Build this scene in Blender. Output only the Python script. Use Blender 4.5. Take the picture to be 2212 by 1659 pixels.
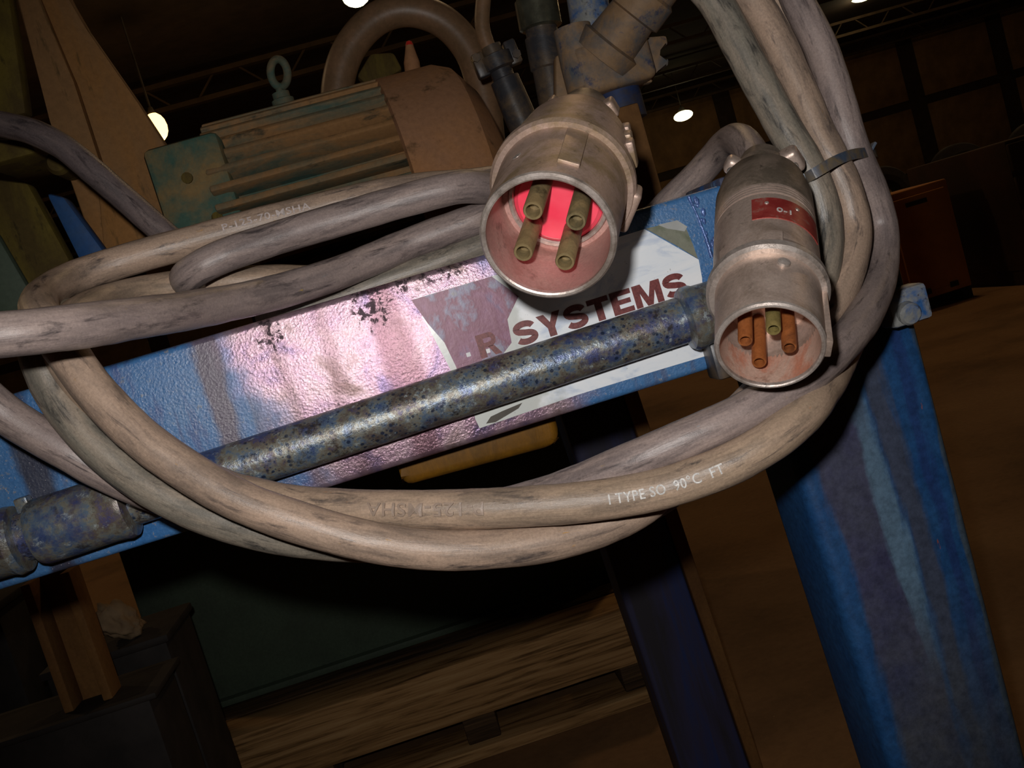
import bpy, bmesh, math, random
from mathutils import Vector, Matrix, noise

random.seed(4)
for o in list(bpy.data.objects):
    bpy.data.objects.remove(o)
scene = bpy.context.scene
COL = scene.collection
V = Vector
sin, cos, pi, R = math.sin, math.cos, math.pi, math.radians

# ------------------------------------------------------------------ camera
W, H, F = 2212.0, 1659.0, 2150.0
CAM = V((0, 0, 0.78))
YAW, PITCH, ROLL = R(5.0), R(5.5), R(16.6)
FWD = V((sin(YAW) * cos(PITCH), cos(YAW) * cos(PITCH), -sin(PITCH)))
RT0 = V((cos(YAW), -sin(YAW), 0))
UP0 = RT0.cross(FWD)
CR = RT0 * cos(ROLL) - UP0 * sin(ROLL)
CU = RT0 * sin(ROLL) + UP0 * cos(ROLL)
cd = bpy.data.cameras.new('camera')
cd.sensor_width = 36.0
cd.lens = 36.0 * F / W
cd.clip_start = 0.01
cd.clip_end = 200
cam = bpy.data.objects.new('camera', cd)
COL.objects.link(cam)
m = Matrix((CR, CU, -FWD)).transposed().to_4x4()
m.translation = CAM
cam.matrix_world = m
scene.camera = cam

# ------------------------------------------------------------------ light
world = bpy.data.worlds.new('world')
scene.world = world
world.use_nodes = True
world.node_tree.nodes['Background'].inputs[0].default_value = (0.05, 0.035, 0.02, 1)
world.node_tree.nodes['Background'].inputs[1].default_value = 0.05
vs = scene.view_settings
vs.view_transform = 'Standard'
vs.look = 'None'
vs.exposure = 0.0
vs.gamma = 1.0
vs.use_curve_mapping = False

fl = bpy.data.lights.new('camera_flash', 'SPOT')      # the photographer's flash, up and left of the lens
fl.energy = 8.2
fl.color = (1.0, 0.96, 0.93)
fl.shadow_soft_size = 0.007
fl.spot_size = R(84)
fl.spot_blend = 0.75
flo = bpy.data.objects.new('camera_flash', fl)
COL.objects.link(flo)
mf = Matrix((CR, CU, -FWD)).transposed().to_4x4()
mf.translation = CAM + CR * -0.022 + CU * 0.034
flo.matrix_world = mf @ Matrix.Rotation(R(-3), 4, 'Y')


# ------------------------------------------------------------------ pixel helpers (a pixel gives a direction only)
def ray(px, py):
    return FWD + CR * ((px - W / 2) / F) - CU * ((py - H / 2) / F)
def at(px, py, d):
    return CAM + ray(px, py) * d
def on(px, py, Y):
    r = ray(px, py)
    return CAM + r * ((Y - CAM.y) / r.y)
def onz(px, py, z):
    r = ray(px, py)
    return CAM + r * ((z - CAM.z) / r.z)


# ------------------------------------------------------------------ object helpers
WM = {}
def reg(name, data, parent=None):
    o = bpy.data.objects.new(name, data)
    COL.objects.link(o)
    if parent is not None:
        o.parent = parent
        o.matrix_parent_inverse = WM[parent.name].inverted()
    WM[o.name] = Matrix.Identity(4)
    return o
def thing(name, label, cat, loc, group=None):
    o = bpy.data.objects.new(name, None)
    COL.objects.link(o)
    o.empty_display_size = 0.02
    o.location = loc
    WM[o.name] = Matrix.Translation(V(loc))
    return tag(o, label, cat, group)
def tag(o, label, cat, group=None):
    o['label'] = label
    o['category'] = cat
    if group: o['group'] = group
    return o
def struct(o):
    o['kind'] = 'structure'
    return o
def mesh(name, verts, faces, mat, parent=None, smooth=False, autosmooth=None):
    me = bpy.data.meshes.new(name)
    me.from_pydata([tuple(v) for v in verts], [], faces)
    bm = bmesh.new(); bm.from_mesh(me)
    bmesh.ops.recalc_face_normals(bm, faces=bm.faces)
    bm.to_mesh(me); bm.free()
    return fin(name, me, mat, parent, smooth, autosmooth)
def fin(name, me, mat, parent=None, smooth=False, angle=None):
    me.materials.append(mat)
    if smooth or angle:
        me.polygons.foreach_set('use_smooth', [True] * len(me.polygons))
        if angle:
            me.set_sharp_from_angle(angle=R(angle))
    me.update()
    return reg(name, me, parent)
def bmobj(name, bm, mat, parent=None, angle=35):
    bmesh.ops.recalc_face_normals(bm, faces=bm.faces)
    me = bpy.data.meshes.new(name)
    bm.to_mesh(me); bm.free()
    return fin(name, me, mat, parent, True, angle)
EX, EY, EZ = V((1, 0, 0)), V((0, 1, 0)), V((0, 0, 1))
def add_box(bm, c, half, axes=(EX, EY, EZ), bevel=0.0, seg=2):
    mt = Matrix((axes[0] * half[0] * 2, axes[1] * half[1] * 2, axes[2] * half[2] * 2)).transposed().to_4x4()
    mt.translation = V(c)
    r = bmesh.ops.create_cube(bm, size=1.0, matrix=mt)
    if bevel:
        es = list({e for v in r['verts'] for e in v.link_edges})
        bmesh.ops.bevel(bm, geom=es, offset=bevel, segments=seg, profile=0.5, affect='EDGES')
def box(name, c, half, mat, parent=None, axes=(EX, EY, EZ), bevel=0.0, seg=2):
    bm = bmesh.new()
    add_box(bm, c, half, axes, bevel, seg)
    return bmobj(name, bm, mat, parent)
def prism(name, pts, vec, mat, parent=None, bevel=0.0, seg=2, sub=0):
    bm = bmesh.new()
    vec = V(vec)
    a = [bm.verts.new(p) for p in pts]
    b = [bm.verts.new(V(p) + vec) for p in pts]
    n = len(pts)
    bm.faces.new(a); bm.faces.new(b[::-1])
    for i in range(n):
        bm.faces.new([a[i], b[i], b[(i + 1) % n], a[(i + 1) % n]])
    if bevel:
        bmesh.ops.bevel(bm, geom=list(bm.edges), offset=bevel, segments=seg, profile=0.5, affect='EDGES')
    return bmobj(name, bm, mat, parent)
def frame(axis, hint=EZ):
    a = V(axis).normalized()
    u = hint - a * hint.dot(a)
    if u.length < 1e-4:
        u = EX - a * a.x
    u.normalize()
    return a, u, a.cross(u)
def add_lathe(bm, A, axis, prof, seg=48, hint=EZ, closed=False, a0=0.0, a1=2 * pi):
    a, u, v = frame(axis, hint)
    full = abs(a1 - a0 - 2 * pi) < 1e-6
    ns = seg if full else seg + 1
    rings = []
    for (t, r) in prof:
        if r < 1e-7:
            rings.append([bm.verts.new(A + a * t)])
        else:
            rings.append([bm.verts.new(A + a * t + (u * cos(a0 + (a1 - a0) * k / seg) + v * sin(a0 + (a1 - a0) * k / seg)) * r) for k in range(ns)])
    pairs = list(zip(rings[:-1], rings[1:]))
    if closed: pairs.append((rings[-1], rings[0]))
    for p, q in pairs:
        for k in range(seg if not full else ns):
            k2 = (k + 1) % ns
            if not full and k + 1 >= ns: continue
            if len(p) == 1 and len(q) == 1: continue
            if len(p) == 1: bm.faces.new([p[0], q[k], q[k2]])
            elif len(q) == 1: bm.faces.new([p[k], q[0], p[k2]])
            else: bm.faces.new([p[k], q[k], q[k2], p[k2]])
def lathe(name, A, axis, prof, mat, parent=None, seg=48, hint=EZ, closed=False, angle=30):
    bm = bmesh.new()
    add_lathe(bm, V(A), axis, prof, seg, hint, closed)
    return bmobj(name, bm, mat, parent, angle)

class Path:
    def __init__(self, pts, step=0.004):
        P = [V(p) for p in pts]
        P = [P[0] * 2 - P[1]] + P + [P[-1] * 2 - P[-2]]
        dense = []
        for i in range(1, len(P) - 2):
            p0, p1, p2, p3 = P[i - 1], P[i], P[i + 1], P[i + 2]
            t0 = 0.0
            t1 = t0 + max((p1 - p0).length, 1e-6) ** 0.5
            t2 = t1 + max((p2 - p1).length, 1e-6) ** 0.5
            t3 = t2 + max((p3 - p2).length, 1e-6) ** 0.5
            n = 24
            for k in range(n):
                t = t1 + (t2 - t1) * k / n
                A1 = p0 * ((t1 - t) / (t1 - t0)) + p1 * ((t - t0) / (t1 - t0))
                A2 = p1 * ((t2 - t) / (t2 - t1)) + p2 * ((t - t1) / (t2 - t1))
                A3 = p2 * ((t3 - t) / (t3 - t2)) + p3 * ((t - t2) / (t3 - t2))
                B1 = A1 * ((t2 - t) / (t2 - t0)) + A2 * ((t - t0) / (t2 - t0))
                B2 = A2 * ((t3 - t) / (t3 - t1)) + A3 * ((t - t1) / (t3 - t1))
                dense.append(B1 * ((t2 - t) / (t2 - t1)) + B2 * ((t - t1) / (t2 - t1)))
        dense.append(P[-2])
        for _ in range(3):                       # a stiff cord has no sharp kinks
            dense = [dense[0]] + [(dense[i - 1] + dense[i] * 2 + dense[i + 1]) / 4 for i in range(1, len(dense) - 1)] + [dense[-1]]
        L = [0.0]
        for i in range(1, len(dense)):
            L.append(L[-1] + (dense[i] - dense[i - 1]).length)
        n = max(4, int(L[-1] / step))
        self.P, self.S = [], []
        j = 0
        for k in range(n + 1):
            s = L[-1] * k / n
            while j < len(L) - 2 and L[j + 1] < s: j += 1
            f = (s - L[j]) / max(L[j + 1] - L[j], 1e-9)
            self.P.append(dense[j].lerp(dense[j + 1], f)); self.S.append(s)
        self.T = []
        for i in range(n + 1):
            self.T.append((self.P[min(i + 1, n)] - self.P[max(i - 1, 0)]).normalized())
        u = self.T[0].orthogonal().normalized()
        self.U = []
        for i in range(n + 1):
            u = (u - self.T[i] * u.dot(self.T[i])).normalized()
            self.U.append(u)
        self.len = L[-1]
    def sample(self, s):
        f = max(0.0, min(1.0, s / self.len)) * (len(self.P) - 1)
        i = min(int(f), len(self.P) - 2); f -= i
        T = self.T[i].lerp(self.T[i + 1], f).normalized()
        U = self.U[i].lerp(self.U[i + 1], f); U = (U - T * U.dot(T)).normalized()
        return self.P[i].lerp(self.P[i + 1], f), T, U
    def near(self, p):
        i = min(range(len(self.P)), key=lambda k: (self.P[k] - p).length)
        return self.S[i]
def tube(name, path, r, mat, parent=None, seg=20, wob=0.0):
    verts, faces, sw = [], [], []
    n = len(path.P)
    for i in range(n):
        T, U = path.T[i], path.U[i]
        B = T.cross(U)
        for k in range(seg):
            a = 2 * pi * k / seg
            d = U * cos(a) + B * sin(a)
            rr = r
            if wob:
                rr += wob * noise.noise((path.P[i] + d * r) * 45.0) + wob * 0.6 * noise.noise((path.P[i] + d * r) * 130.0)
            verts.append(path.P[i] + d * rr)
            sw.extend((path.S[i], r * cos(a), r * sin(a)))
    for i in range(n - 1):
        for k in range(seg):
            k2 = (k + 1) % seg
            faces.append((i * seg + k, (i + 1) * seg + k, (i + 1) * seg + k2, i * seg + k2))
    faces.append(tuple(range(seg)))
    faces.append(tuple((n - 1) * seg + k for k in range(seg)))
    me = bpy.data.meshes.new(name)
    me.from_pydata([tuple(v) for v in verts], [], faces)
    at_ = me.attributes.new('sw', 'FLOAT_VECTOR', 'POINT')
    at_.data.foreach_set('vector', sw)
    bm = bmesh.new(); bm.from_mesh(me); bmesh.ops.recalc_face_normals(bm, faces=bm.faces); bm.to_mesh(me); bm.free()
    return fin(name, me, mat, parent, True, 50)

def text_bm(body, offset=0.0, spacing=1.0):
    cu = bpy.data.curves.new('txt', 'FONT')
    cu.body = body; cu.size = 1.0; cu.offset = offset; cu.space_character = spacing
    cu.resolution_u = 4
    o = bpy.data.objects.new('txt', cu)
    COL.objects.link(o)
    bpy.context.view_layer.update()
    me = bpy.data.meshes.new_from_object(o.evaluated_get(bpy.context.evaluated_depsgraph_get()))
    bpy.data.objects.remove(o); bpy.data.curves.remove(cu)
    bm = bmesh.new(); bm.from_mesh(me); bpy.data.meshes.remove(me)
    xs = [v.co.x for v in bm.verts]; ys = [v.co.y for v in bm.verts]
    x0, x1, y0, y1 = min(xs), max(xs), min(ys), max(ys)
    for v in bm.verts:
        v.co.x = (v.co.x - x0) / (x1 - x0); v.co.y = (v.co.y - y0) / (y1 - y0); v.co.z = 0
    return bm
def solid(bm, lift):
    """turn a flat sheet into a thin slab; lift(v.co) -> (outer, inner)"""
    outer, inner = {}, {}
    b2 = bmesh.new()
    for v in bm.verts:
        o, i = lift(v.co)
        outer[v] = b2.verts.new(o); inner[v] = b2.verts.new(i)
    for f in bm.faces:
        b2.faces.new([outer[v] for v in f.verts])
        b2.faces.new([inner[v] for v in reversed(f.verts)])
    for e in bm.edges:
        if len(e.link_faces) == 1:
            a, b = e.verts
            try: b2.faces.new([outer[a], outer[b], inner[b], inner[a]])
            except ValueError: pass
    bm.free()
    return b2
def cable_text(name, body, path, r, s0, length, height, mat, parent, flip=False, ang=0.0, h=0.0003):
    bm = text_bm(body, 0.012, 1.08)
    bmesh.ops.triangulate(bm, faces=bm.faces)
    bmesh.ops.subdivide_edges(bm, edges=bm.edges, cuts=1)
    _, T0, _ = path.sample(s0)
    dirn = 1.0 if T0.dot(CR) > 0 else -1.0
    sg = -1.0 if flip else 1.0
    def lift(co):
        s = s0 + dirn * sg * (co.x - 0.5) * length
        P, T, U = path.sample(s)
        B = T.cross(U)
        tocam = (CAM - P); tocam = (tocam - T * tocam.dot(T)).normalized()
        side = T.cross(tocam)          # direction around the cord
        if side.dot(CU) < 0: side = -side
        th = ang + sg * (co.y - 0.5) * height / r
        d = tocam * cos(th) + side * sin(th)
        return P + d * (r + h), P + d * (r - 0.0006)
    b2 = solid(bm, lift)
    return bmobj(name, b2, mat, parent, 30)


# ------------------------------------------------------------------ materials
def lin(c):
    return c / 12.92 if c <= 0.04045 else ((c + 0.055) / 1.055) ** 2.4
def C(r, g, b):
    return (lin(r / 255), lin(g / 255), lin(b / 255), 1.0)
class Mat:
    def __init__(s, name):
        s.m = bpy.data.materials.new(name)
        s.m.use_nodes = True
        s.t = s.m.node_tree
        s.N = s.t.nodes
        s.b = s.N['Principled BSDF']
        s.co = s.N.new('ShaderNodeTexCoord').outputs['Object']
    def link(s, a, b):
        s.t.links.new(a, b)
    def setin(s, inp, v):
        if isinstance(v, bpy.types.NodeSocket): s.link(v, inp)
        else: inp.default_value = v
    def attr(s, n):
        a = s.N.new('ShaderNodeAttribute'); a.attribute_name = n
        return a.outputs['Vector']
    def mapping(s, vec, scale=(1, 1, 1), loc=(0, 0, 0), rot=(0, 0, 0)):
        n = s.N.new('ShaderNodeMapping')
        s.link(vec, n.inputs['Vector'])
        n.inputs['Scale'].default_value = scale; n.inputs['Location'].default_value = loc
        n.inputs['Rotation'].default_value = rot
        return n.outputs[0]
    def noise(s, scale, detail=4, rough=0.55, vec=None, dist=0.0):
        n = s.N.new('ShaderNodeTexNoise')
        s.link(vec or s.co, n.inputs['Vector'])
        n.inputs['Scale'].default_value = scale; n.inputs['Detail'].default_value = detail
        n.inputs['Roughness'].default_value = rough; n.inputs['Distortion'].default_value = dist
        return n.outputs[0]
    def vor(s, scale, vec=None, feature='F1', out=0):
        n = s.N.new('ShaderNodeTexVoronoi'); n.feature = feature
        s.link(vec or s.co, n.inputs['Vector']); n.inputs['Scale'].default_value = scale
        return n.outputs[out]
    def ramp(s, fac, stops):
        n = s.N.new('ShaderNodeValToRGB')
        s.link(fac, n.inputs[0])
        e = n.color_ramp.elements
        while len(e) > 1: e.remove(e[0])
        for i, (p, c) in enumerate(stops):
            if not isinstance(c, tuple): c = (c, c, c, 1)
            if i == 0: e[0].position = p; e[0].color = c
            else:
                q = e.new(p); q.color = c
        return n.outputs[0]
    def mix(s, fac, a, b, mode='MIX'):
        n = s.N.new('ShaderNodeMix'); n.data_type = 'RGBA'; n.blend_type = mode
        s.setin(n.inputs[0], fac); s.setin(n.inputs[6], a); s.setin(n.inputs[7], b)
        return n.outputs[2]
    def math(s, op, a, b=0.0, clamp=False):
        n = s.N.new('ShaderNodeMath'); n.operation = op; n.use_clamp = clamp
        s.setin(n.inputs[0], a); s.setin(n.inputs[1], b)
        return n.outputs[0]
    def xyz(s, vec=None):
        n = s.N.new('ShaderNodeSeparateXYZ'); s.link(vec or s.co, n.inputs[0])
        return n.outputs
    def band(s, v, a, b, soft):
        """1 between a and b, soft shoulders"""
        def sm(lo, hi):
            n = s.N.new('ShaderNodeMapRange'); n.interpolation_type = 'SMOOTHSTEP'
            s.link(v, n.inputs[0]); n.inputs[1].default_value = lo; n.inputs[2].default_value = hi
            return n.outputs[0]
        up = sm(a - soft, a + soft)
        dn = sm(b - soft, b + soft)
        return s.math('SUBTRACT', up, dn, True)
    def done(s, base, rough=0.5, metal=0.0, spec=0.5, bump=None, bstr=0.3, bdist=0.001, coat=0.0, tint=None, emit=None, estr=0.0):
        b = s.b
        s.setin(b.inputs['Base Color'], base); s.setin(b.inputs['Roughness'], rough)
        s.setin(b.inputs['Metallic'], metal); s.setin(b.inputs['Specular IOR Level'], spec)
        if coat: s.setin(b.inputs['Coat Weight'], coat); b.inputs['Coat Roughness'].default_value = 0.25
        if tint is not None: s.setin(b.inputs['Specular Tint'], tint)
        if emit is not None:
            b.inputs['Emission Color'].default_value = emit; b.inputs['Emission Strength'].default_value = estr
        if bump is not None:
            n = s.N.new('ShaderNodeBump')
            n.inputs['Strength'].default_value = bstr; n.inputs['Distance'].default_value = bdist
            s.link(bump, n.inputs['Height']); s.link(n.outputs[0], b.inputs['Normal'])
        return s.m

def mat_plain(name, col, rough=0.6, metal=0.0, nscale=30, var=0.35, spec=0.4, bstr=0.15):
    M = Mat(name)
    n = M.noise(nscale, 5, 0.6)
    c2 = tuple(x * (1 - var) for x in col[:3]) + (1,)
    c3 = tuple(min(1, x * (1 + var)) for x in col[:3]) + (1,)
    return M.done(M.ramp(n, [(0.3, c2), (0.7, c3)]), rough, metal, spec, n, bstr, 0.002)

def mat_dusty(name, under, dust, amt=0.5, scale=14, rough=0.7, spec=0.3, streak=(1, 1, 1), dark=None):
    """painted metal under patchy dust"""
    M = Mat(name)
    v = M.mapping(M.co, streak)
    n = M.noise(scale, 6, 0.65, v, 0.4)
    k = M.ramp(n, [(max(0.0, 0.62 - amt * 0.5), 0.0), (min(1.0, 0.82 - amt * 0.5), 1.0)])
    base = M.mix(k, under, dust)
    if dark:
        n2 = M.noise(scale * 3.1, 5, 0.7, v)
        base = M.mix(M.ramp(n2, [(0.58, 0.0), (0.68, 0.75)]), base, dark)
    f = M.noise(220, 3, 0.7)
    base = M.mix(0.35, base, M.ramp(f, [(0.25, (0.3, 0.3, 0.3, 1)), (0.75, (1, 1, 1, 1))]), 'MULTIPLY')
    return M.done(base, rough, 0.0, spec, n, 0.25, 0.002)

def mat_cable(name, a, b, dark, seed, darkamt=0.5, tints=()):
    M = Mat(name)
    sw = M.attr('sw')
    n1 = M.noise(1.0, 6, 0.65, M.mapping(sw, (14, 80, 80), (seed, seed * 0.7, 0)), 0.4)
    base = M.ramp(n1, [(0.36, a), (0.64, b)])
    n4 = M.noise(1.0, 6, 0.68, M.mapping(sw, (20, 110, 110), (seed * 2, 5, seed)), 0.3)
    mid = tuple(x * 0.55 + y * 0.45 for x, y in zip(a, dark))
    base = M.mix(M.ramp(n4, [(0.46, 0.0), (0.62, 0.9)]), base, mid)
    n2 = M.noise(1.0, 6, 0.7, M.mapping(sw, (36, 170, 170), (seed * 3, 0, seed)), 0.5)
    base = M.mix(M.ramp(n2, [(0.60 - darkamt * 0.10, 0.0), (0.74 - darkamt * 0.1, 0.9)]), base, dark)
    for i, (tc, thr) in enumerate(tints):
        n3 = M.noise(1.0, 6, 0.7, M.mapping(sw, (55, 260, 260), (seed + 9 * i + 3, 2 * i, i)), 0.3)
        base = M.mix(M.ramp(n3, [(thr, 0.0), (thr + 0.05, 0.9)]), base, tc)
    fine = M.noise(800, 5, 0.75)
    base = M.mix(0.5, base, M.ramp(fine, [(0.32, (0.4, 0.4, 0.4, 1)), (0.68, (1.05, 1.05, 1.05, 1))]), 'MULTIPLY')
    scr = M.noise(1.0, 3, 0.6, M.mapping(sw, (90, 700, 700), (seed, 0, 0)))
    bmp = M.math('ADD', M.math('MULTIPLY', fine, 0.6), M.math('ADD', scr, n2))
    rough = M.ramp(n2, [(0.4, 0.46), (0.7, 0.33)])
    return M.done(base, rough, 0.0, 0.5, bmp, 0.25, 0.0007)

YEL, ORG = C(170, 140, 60), C(200, 95, 50)
CABLE_A = mat_cable('rubber_tan', C(162, 140, 122), C(180, 154, 134), C(74, 67, 66), 1.3, 0.45, ((C(178, 134, 72), 0.67),))
CABLE_B = mat_cable('rubber_mauve', C(146, 131, 127), C(166, 148, 140), C(70, 63, 64), 5.1, 0.55, ((YEL, 0.69), (C(120, 140, 150), 0.70)))
CABLE_C = mat_cable('rubber_grey', C(132, 126, 114), C(154, 140, 124), C(58, 57, 56), 8.7, 0.75, ((ORG, 0.715), (C(80, 100, 130), 0.71)))
CABLE_D = mat_cable('rubber_brown', C(166, 144, 122), C(182, 156, 134), C(76, 70, 68), 12.2, 0.5, ((C(190, 112, 56), 0.675),))
PRINT = mat_plain('cable_print_white', C(190, 188, 184), 0.6, 0, 700, 0.45)
EMBOSS = mat_plain('embossed_rubber', C(138, 120, 106), 0.45, 0, 300, 0.2)

# cast aluminium
def mat_cast(name, a, b, stain, seed, metal=0.35, r0=0.34, grit=0.5):
    M = Mat(name)
    v = M.mapping(M.co, (1, 1, 1), (seed, 0, 0))
    n = M.noise(60, 6, 0.7, v)
    base = M.ramp(n, [(0.35, a), (0.65, b)])
    n2 = M.noise(30, 6, 0.72, v, 0.6)
    base = M.mix(M.ramp(n2, [(0.48, 0.0), (0.62, 0.85)]), base, stain)
    n3 = M.noise(110, 5, 0.7, v, 0.3)
    dk = tuple(x * 0.35 for x in stain[:3]) + (1,)
    base = M.mix(M.ramp(n3, [(0.60, 0.0), (0.72, 0.75)]), base, dk)
    fine = M.noise(800, 5, 0.75)
    base = M.mix(grit, base, M.ramp(fine, [(0.3, (0.45, 0.45, 0.45, 1)), (0.7, (1, 1, 1, 1))]), 'MULTIPLY')
    return M.done(base, M.ramp(n, [(0.3, r0), (0.7, r0 + 0.2)]), metal, 0.5, M.math('ADD', fine, n3), 0.22, 0.0006)
CAST_L = mat_cast('cast_aluminium_dusty', C(170, 146, 132), C(188, 162, 148), C(146, 124, 92), 0.0, 0.45, 0.36)
CAST_R = mat_cast('cast_aluminium_grey', C(212, 188, 174), C(226, 204, 190), C(180, 158, 142), 3.0, 0.6, 0.28)
CAST_DK = mat_cast('cast_aluminium_worn_cap', C(128, 114, 100), C(152, 134, 120), C(98, 88, 76), 6.0)
RIM = mat_cast('bare_metal_rim', C(196, 182, 172), C(218, 206, 198), C(150, 136, 124), 2.0, 0.6, 0.25)
BORE_L = mat_cast('dusty_pink_bore', C(196, 150, 142), C(206, 165, 154), C(180, 130, 120), 1.0)
BORE_R = mat_cast('cream_bore', C(206, 172, 154), C(220, 188, 170), C(205, 130, 100), 4.0)
BRASS = mat_cast('tarnished_brass', C(132, 112, 78), C(154, 134, 94), C(94, 88, 66), 7.0)
COPPER = mat_cast('brown_copper', C(160, 92, 48), C(184, 110, 60), C(112, 66, 40), 9.0)
OLIVE = mat_cast('olive_brass', C(140, 124, 72), C(160, 144, 92), C(104, 96, 56), 11.0)
_M = Mat('red_insulator')
REDINS = _M.done(_M.ramp(_M.noise(60, 3), [(0.3, C(232, 60, 84)), (0.7, C(242, 84, 104))]), 0.3, 0, 0.5)
_M = Mat('worn_red_label')
_n = _M.noise(90, 6, 0.7)
REDLAB = _M.done(_M.ramp(_n, [(0.38, C(132, 42, 40)), (0.56, C(150, 60, 54)), (0.68, C(150, 118, 106))]), 0.4, 0.2, 0.5, _n, 0.1, 0.0005)
STEEL = mat_plain('plated_steel', C(170, 165, 160), 0.35, 0.6, 120, 0.25)

# the blue frame: paint, stains, and a glossy mauve overspray on the middle of the beam
YB = 0.56                                   # front face of the beam
def bx(px, py): return on(px, py, YB).x
BLUE, BLUE2, NAVY = C(54, 110, 170), C(82, 128, 176), C(34, 60, 120)
def paint_base(M, drip=1.0):
    n = M.noise(22, 6, 0.6)
    base = M.ramp(n, [(0.3, BLUE), (0.7, BLUE2)])
    dv = M.mapping(M.co, (26, 26, 3.2))
    d = M.noise(1.0, 5, 0.6, dv, 0.6)
    base = M.mix(M.ramp(d, [(0.54, 0.0), (0.60, 0.85 * drip)]), base, C(92, 82, 98))
    d2 = M.noise(1.0, 5, 0.65, M.mapping(M.co, (34, 34, 5), (5, 3, 1)), 0.8)
    base = M.mix(M.ramp(d2, [(0.57, 0.0), (0.63, 0.8 * drip)]), base, C(66, 62, 120))
    sp = M.noise(260, 3, 0.7)
    base = M.mix(M.ramp(sp, [(0.62, 0.0), (0.72, 0.6)]), base, C(150, 140, 120))
    return base
M = Mat('blue_beam_paint')
px_ = M.xyz()
wob = M.math('MULTIPLY', M.math('SUBTRACT', M.noise(26, 5, 0.6), 0.5), 0.07)
xw = M.math('ADD', px_[0], wob)
base = paint_base(M, 0.6)
pink = M.band(M.math('ADD', xw, M.math('MULTIPLY', M.math('SUBTRACT', px_[2], on(800, 640, YB).z), 0.35)), bx(490, 800), bx(1075, 650), 0.014)
nc = M.noise(34, 6, 0.62, None, 0.5)
mauve = M.ramp(nc, [(0.34, C(122, 106, 140)), (0.46, C(172, 142, 158)), (0.56, C(186, 160, 168)), (0.66, C(130, 108, 104))])
base = M.mix(pink, base, mauve)
for (p0, p1, col, a) in ((425, 480, C(104, 88, 98), 0.9), (840, 905, C(128, 92, 100), 0.75), (590, 625, C(120, 96, 96), 0.6), (-40, 25, C(60, 56, 64), 0.9), (700, 735, C(122, 94, 98), 0.5)):
    wob2 = M.math('MULTIPLY', M.math('SUBTRACT', M.noise(55, 4, 0.6, M.mapping(M.co, (1, 1, 0.35))), 0.5), 0.022)
    bd = M.band(M.math('ADD', px_[0], wob2), bx(p0, 800), bx(p1, 800), 0.0035)
    base = M.mix(M.math('MULTIPLY', bd, a), base, col)
fleck = M.ramp(M.noise(210, 6, 0.7, None, 0.4), [(0.52, 0.0), (0.56, 1.0)])
def spot(pxq, pyq, rx, rz):
    q = on(pxq, pyq, YB)
    dx = M.math('DIVIDE', M.math('SUBTRACT', M.math('ADD', px_[0], M.math('MULTIPLY', wob, 0.35)), q.x), rx)
    dz = M.math('DIVIDE', M.math('SUBTRACT', M.math('ADD', px_[2], M.math('MULTIPLY', wob, 0.35)), q.z), rz)
    d = M.math('ADD', M.math('MULTIPLY', dx, dx), M.math('MULTIPLY', dz, dz))
    return M.ramp(d, [(0.55, 1.0), (1.0, 0.0)])
gate = spot(590, 715, 0.010, 0.016)
for a_ in ((800, 655, 0.013, 0.018), (855, 605, 0.012, 0.008), (960, 585, 0.018, 0.008), (660, 640, 0.008, 0.007), (740, 880, 0.010, 0.006)):
    gate = M.math('MAXIMUM', gate, spot(*a_))
blk = M.math('MULTIPLY', fleck, gate)
base = M.mix(M.math('MULTIPLY', blk, 0.9), base, C(52, 44, 48))
spk = M.ramp(M.vor(330, None), [(0.055, 1.0), (0.085, 0.0)])
base = M.mix(M.math('MULTIPLY', spk, 0.6), base, C(230, 220, 225))
fineb = M.noise(520, 5, 0.72)
crk = M.math('ADD', M.math('MULTIPLY', M.vor(640), 0.45), M.math('MULTIPLY', fineb, 1.3))
crk = M.math('ADD', crk, M.math('MULTIPLY', M.noise(60, 4, 0.6), 0.22))
base = M.mix(0.45, base, M.ramp(fineb, [(0.3, (0.35, 0.35, 0.38, 1)), (0.66, (1, 1, 1, 1))]), 'MULTIPLY')
rgh = M.math('ADD', M.ramp(nc, [(0.35, 0.20), (0.65, 0.38)]), M.math('MULTIPLY', blk, 0.35))
BEAM = M.done(base, M.math('SUBTRACT', rgh, M.math('MULTIPLY', pink, 0.06)), M.math('MULTIPLY', pink, 0.6), 0.75, crk, 0.42, 0.0005,
              tint=M.mix(pink, (1, 1, 1, 1), C(255, 226, 240)))
M = Mat('blue_leg_paint')
n = M.noise(22, 6, 0.6)
base = M.ramp(n, [(0.3, C(30, 84, 148)), (0.7, C(46, 98, 158))])
sv = M.noise(1.0, 6, 0.6, M.mapping(M.co, (17, 17, 1.5), (1.2, 0, 0.4)), 0.5)
base = M.mix(M.ramp(sv, [(0.42, 0.0), (0.47, 0.9)]), base, C(72, 74, 92))
sv2 = M.noise(1.0, 6, 0.65, M.mapping(M.co, (40, 40, 4), (2.2, 1, 0.1)), 0.6)
base = M.mix(M.ramp(sv2, [(0.50, 0.0), (0.58, 0.8)]), base, C(84, 76, 76))
sv3 = M.noise(1.0, 6, 0.6, M.mapping(M.co, (30, 30, 2.6), (7.7, 1, 0.1)), 0.5)
base = M.mix(M.ramp(sv3, [(0.60, 0.0), (0.64, 0.8)]), base, C(104, 132, 152))
rs = M.noise(30, 5, 0.7, M.mapping(M.co, (1.6, 1.6, 0.5), (3, 2, 0)))
base = M.mix(M.ramp(rs, [(0.72, 0.0), (0.74, 0.9)]), base, C(160, 92, 88))
ft = M.noise(160, 5, 0.7)
base = M.mix(0.55, base, M.ramp(ft, [(0.3, (0.3, 0.3, 0.3, 1)), (0.7, (1, 1, 1, 1))]), 'MULTIPLY')
LEG = M.done(base, 0.6, 0, 0.3, ft, 0.25, 0.001)
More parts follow.
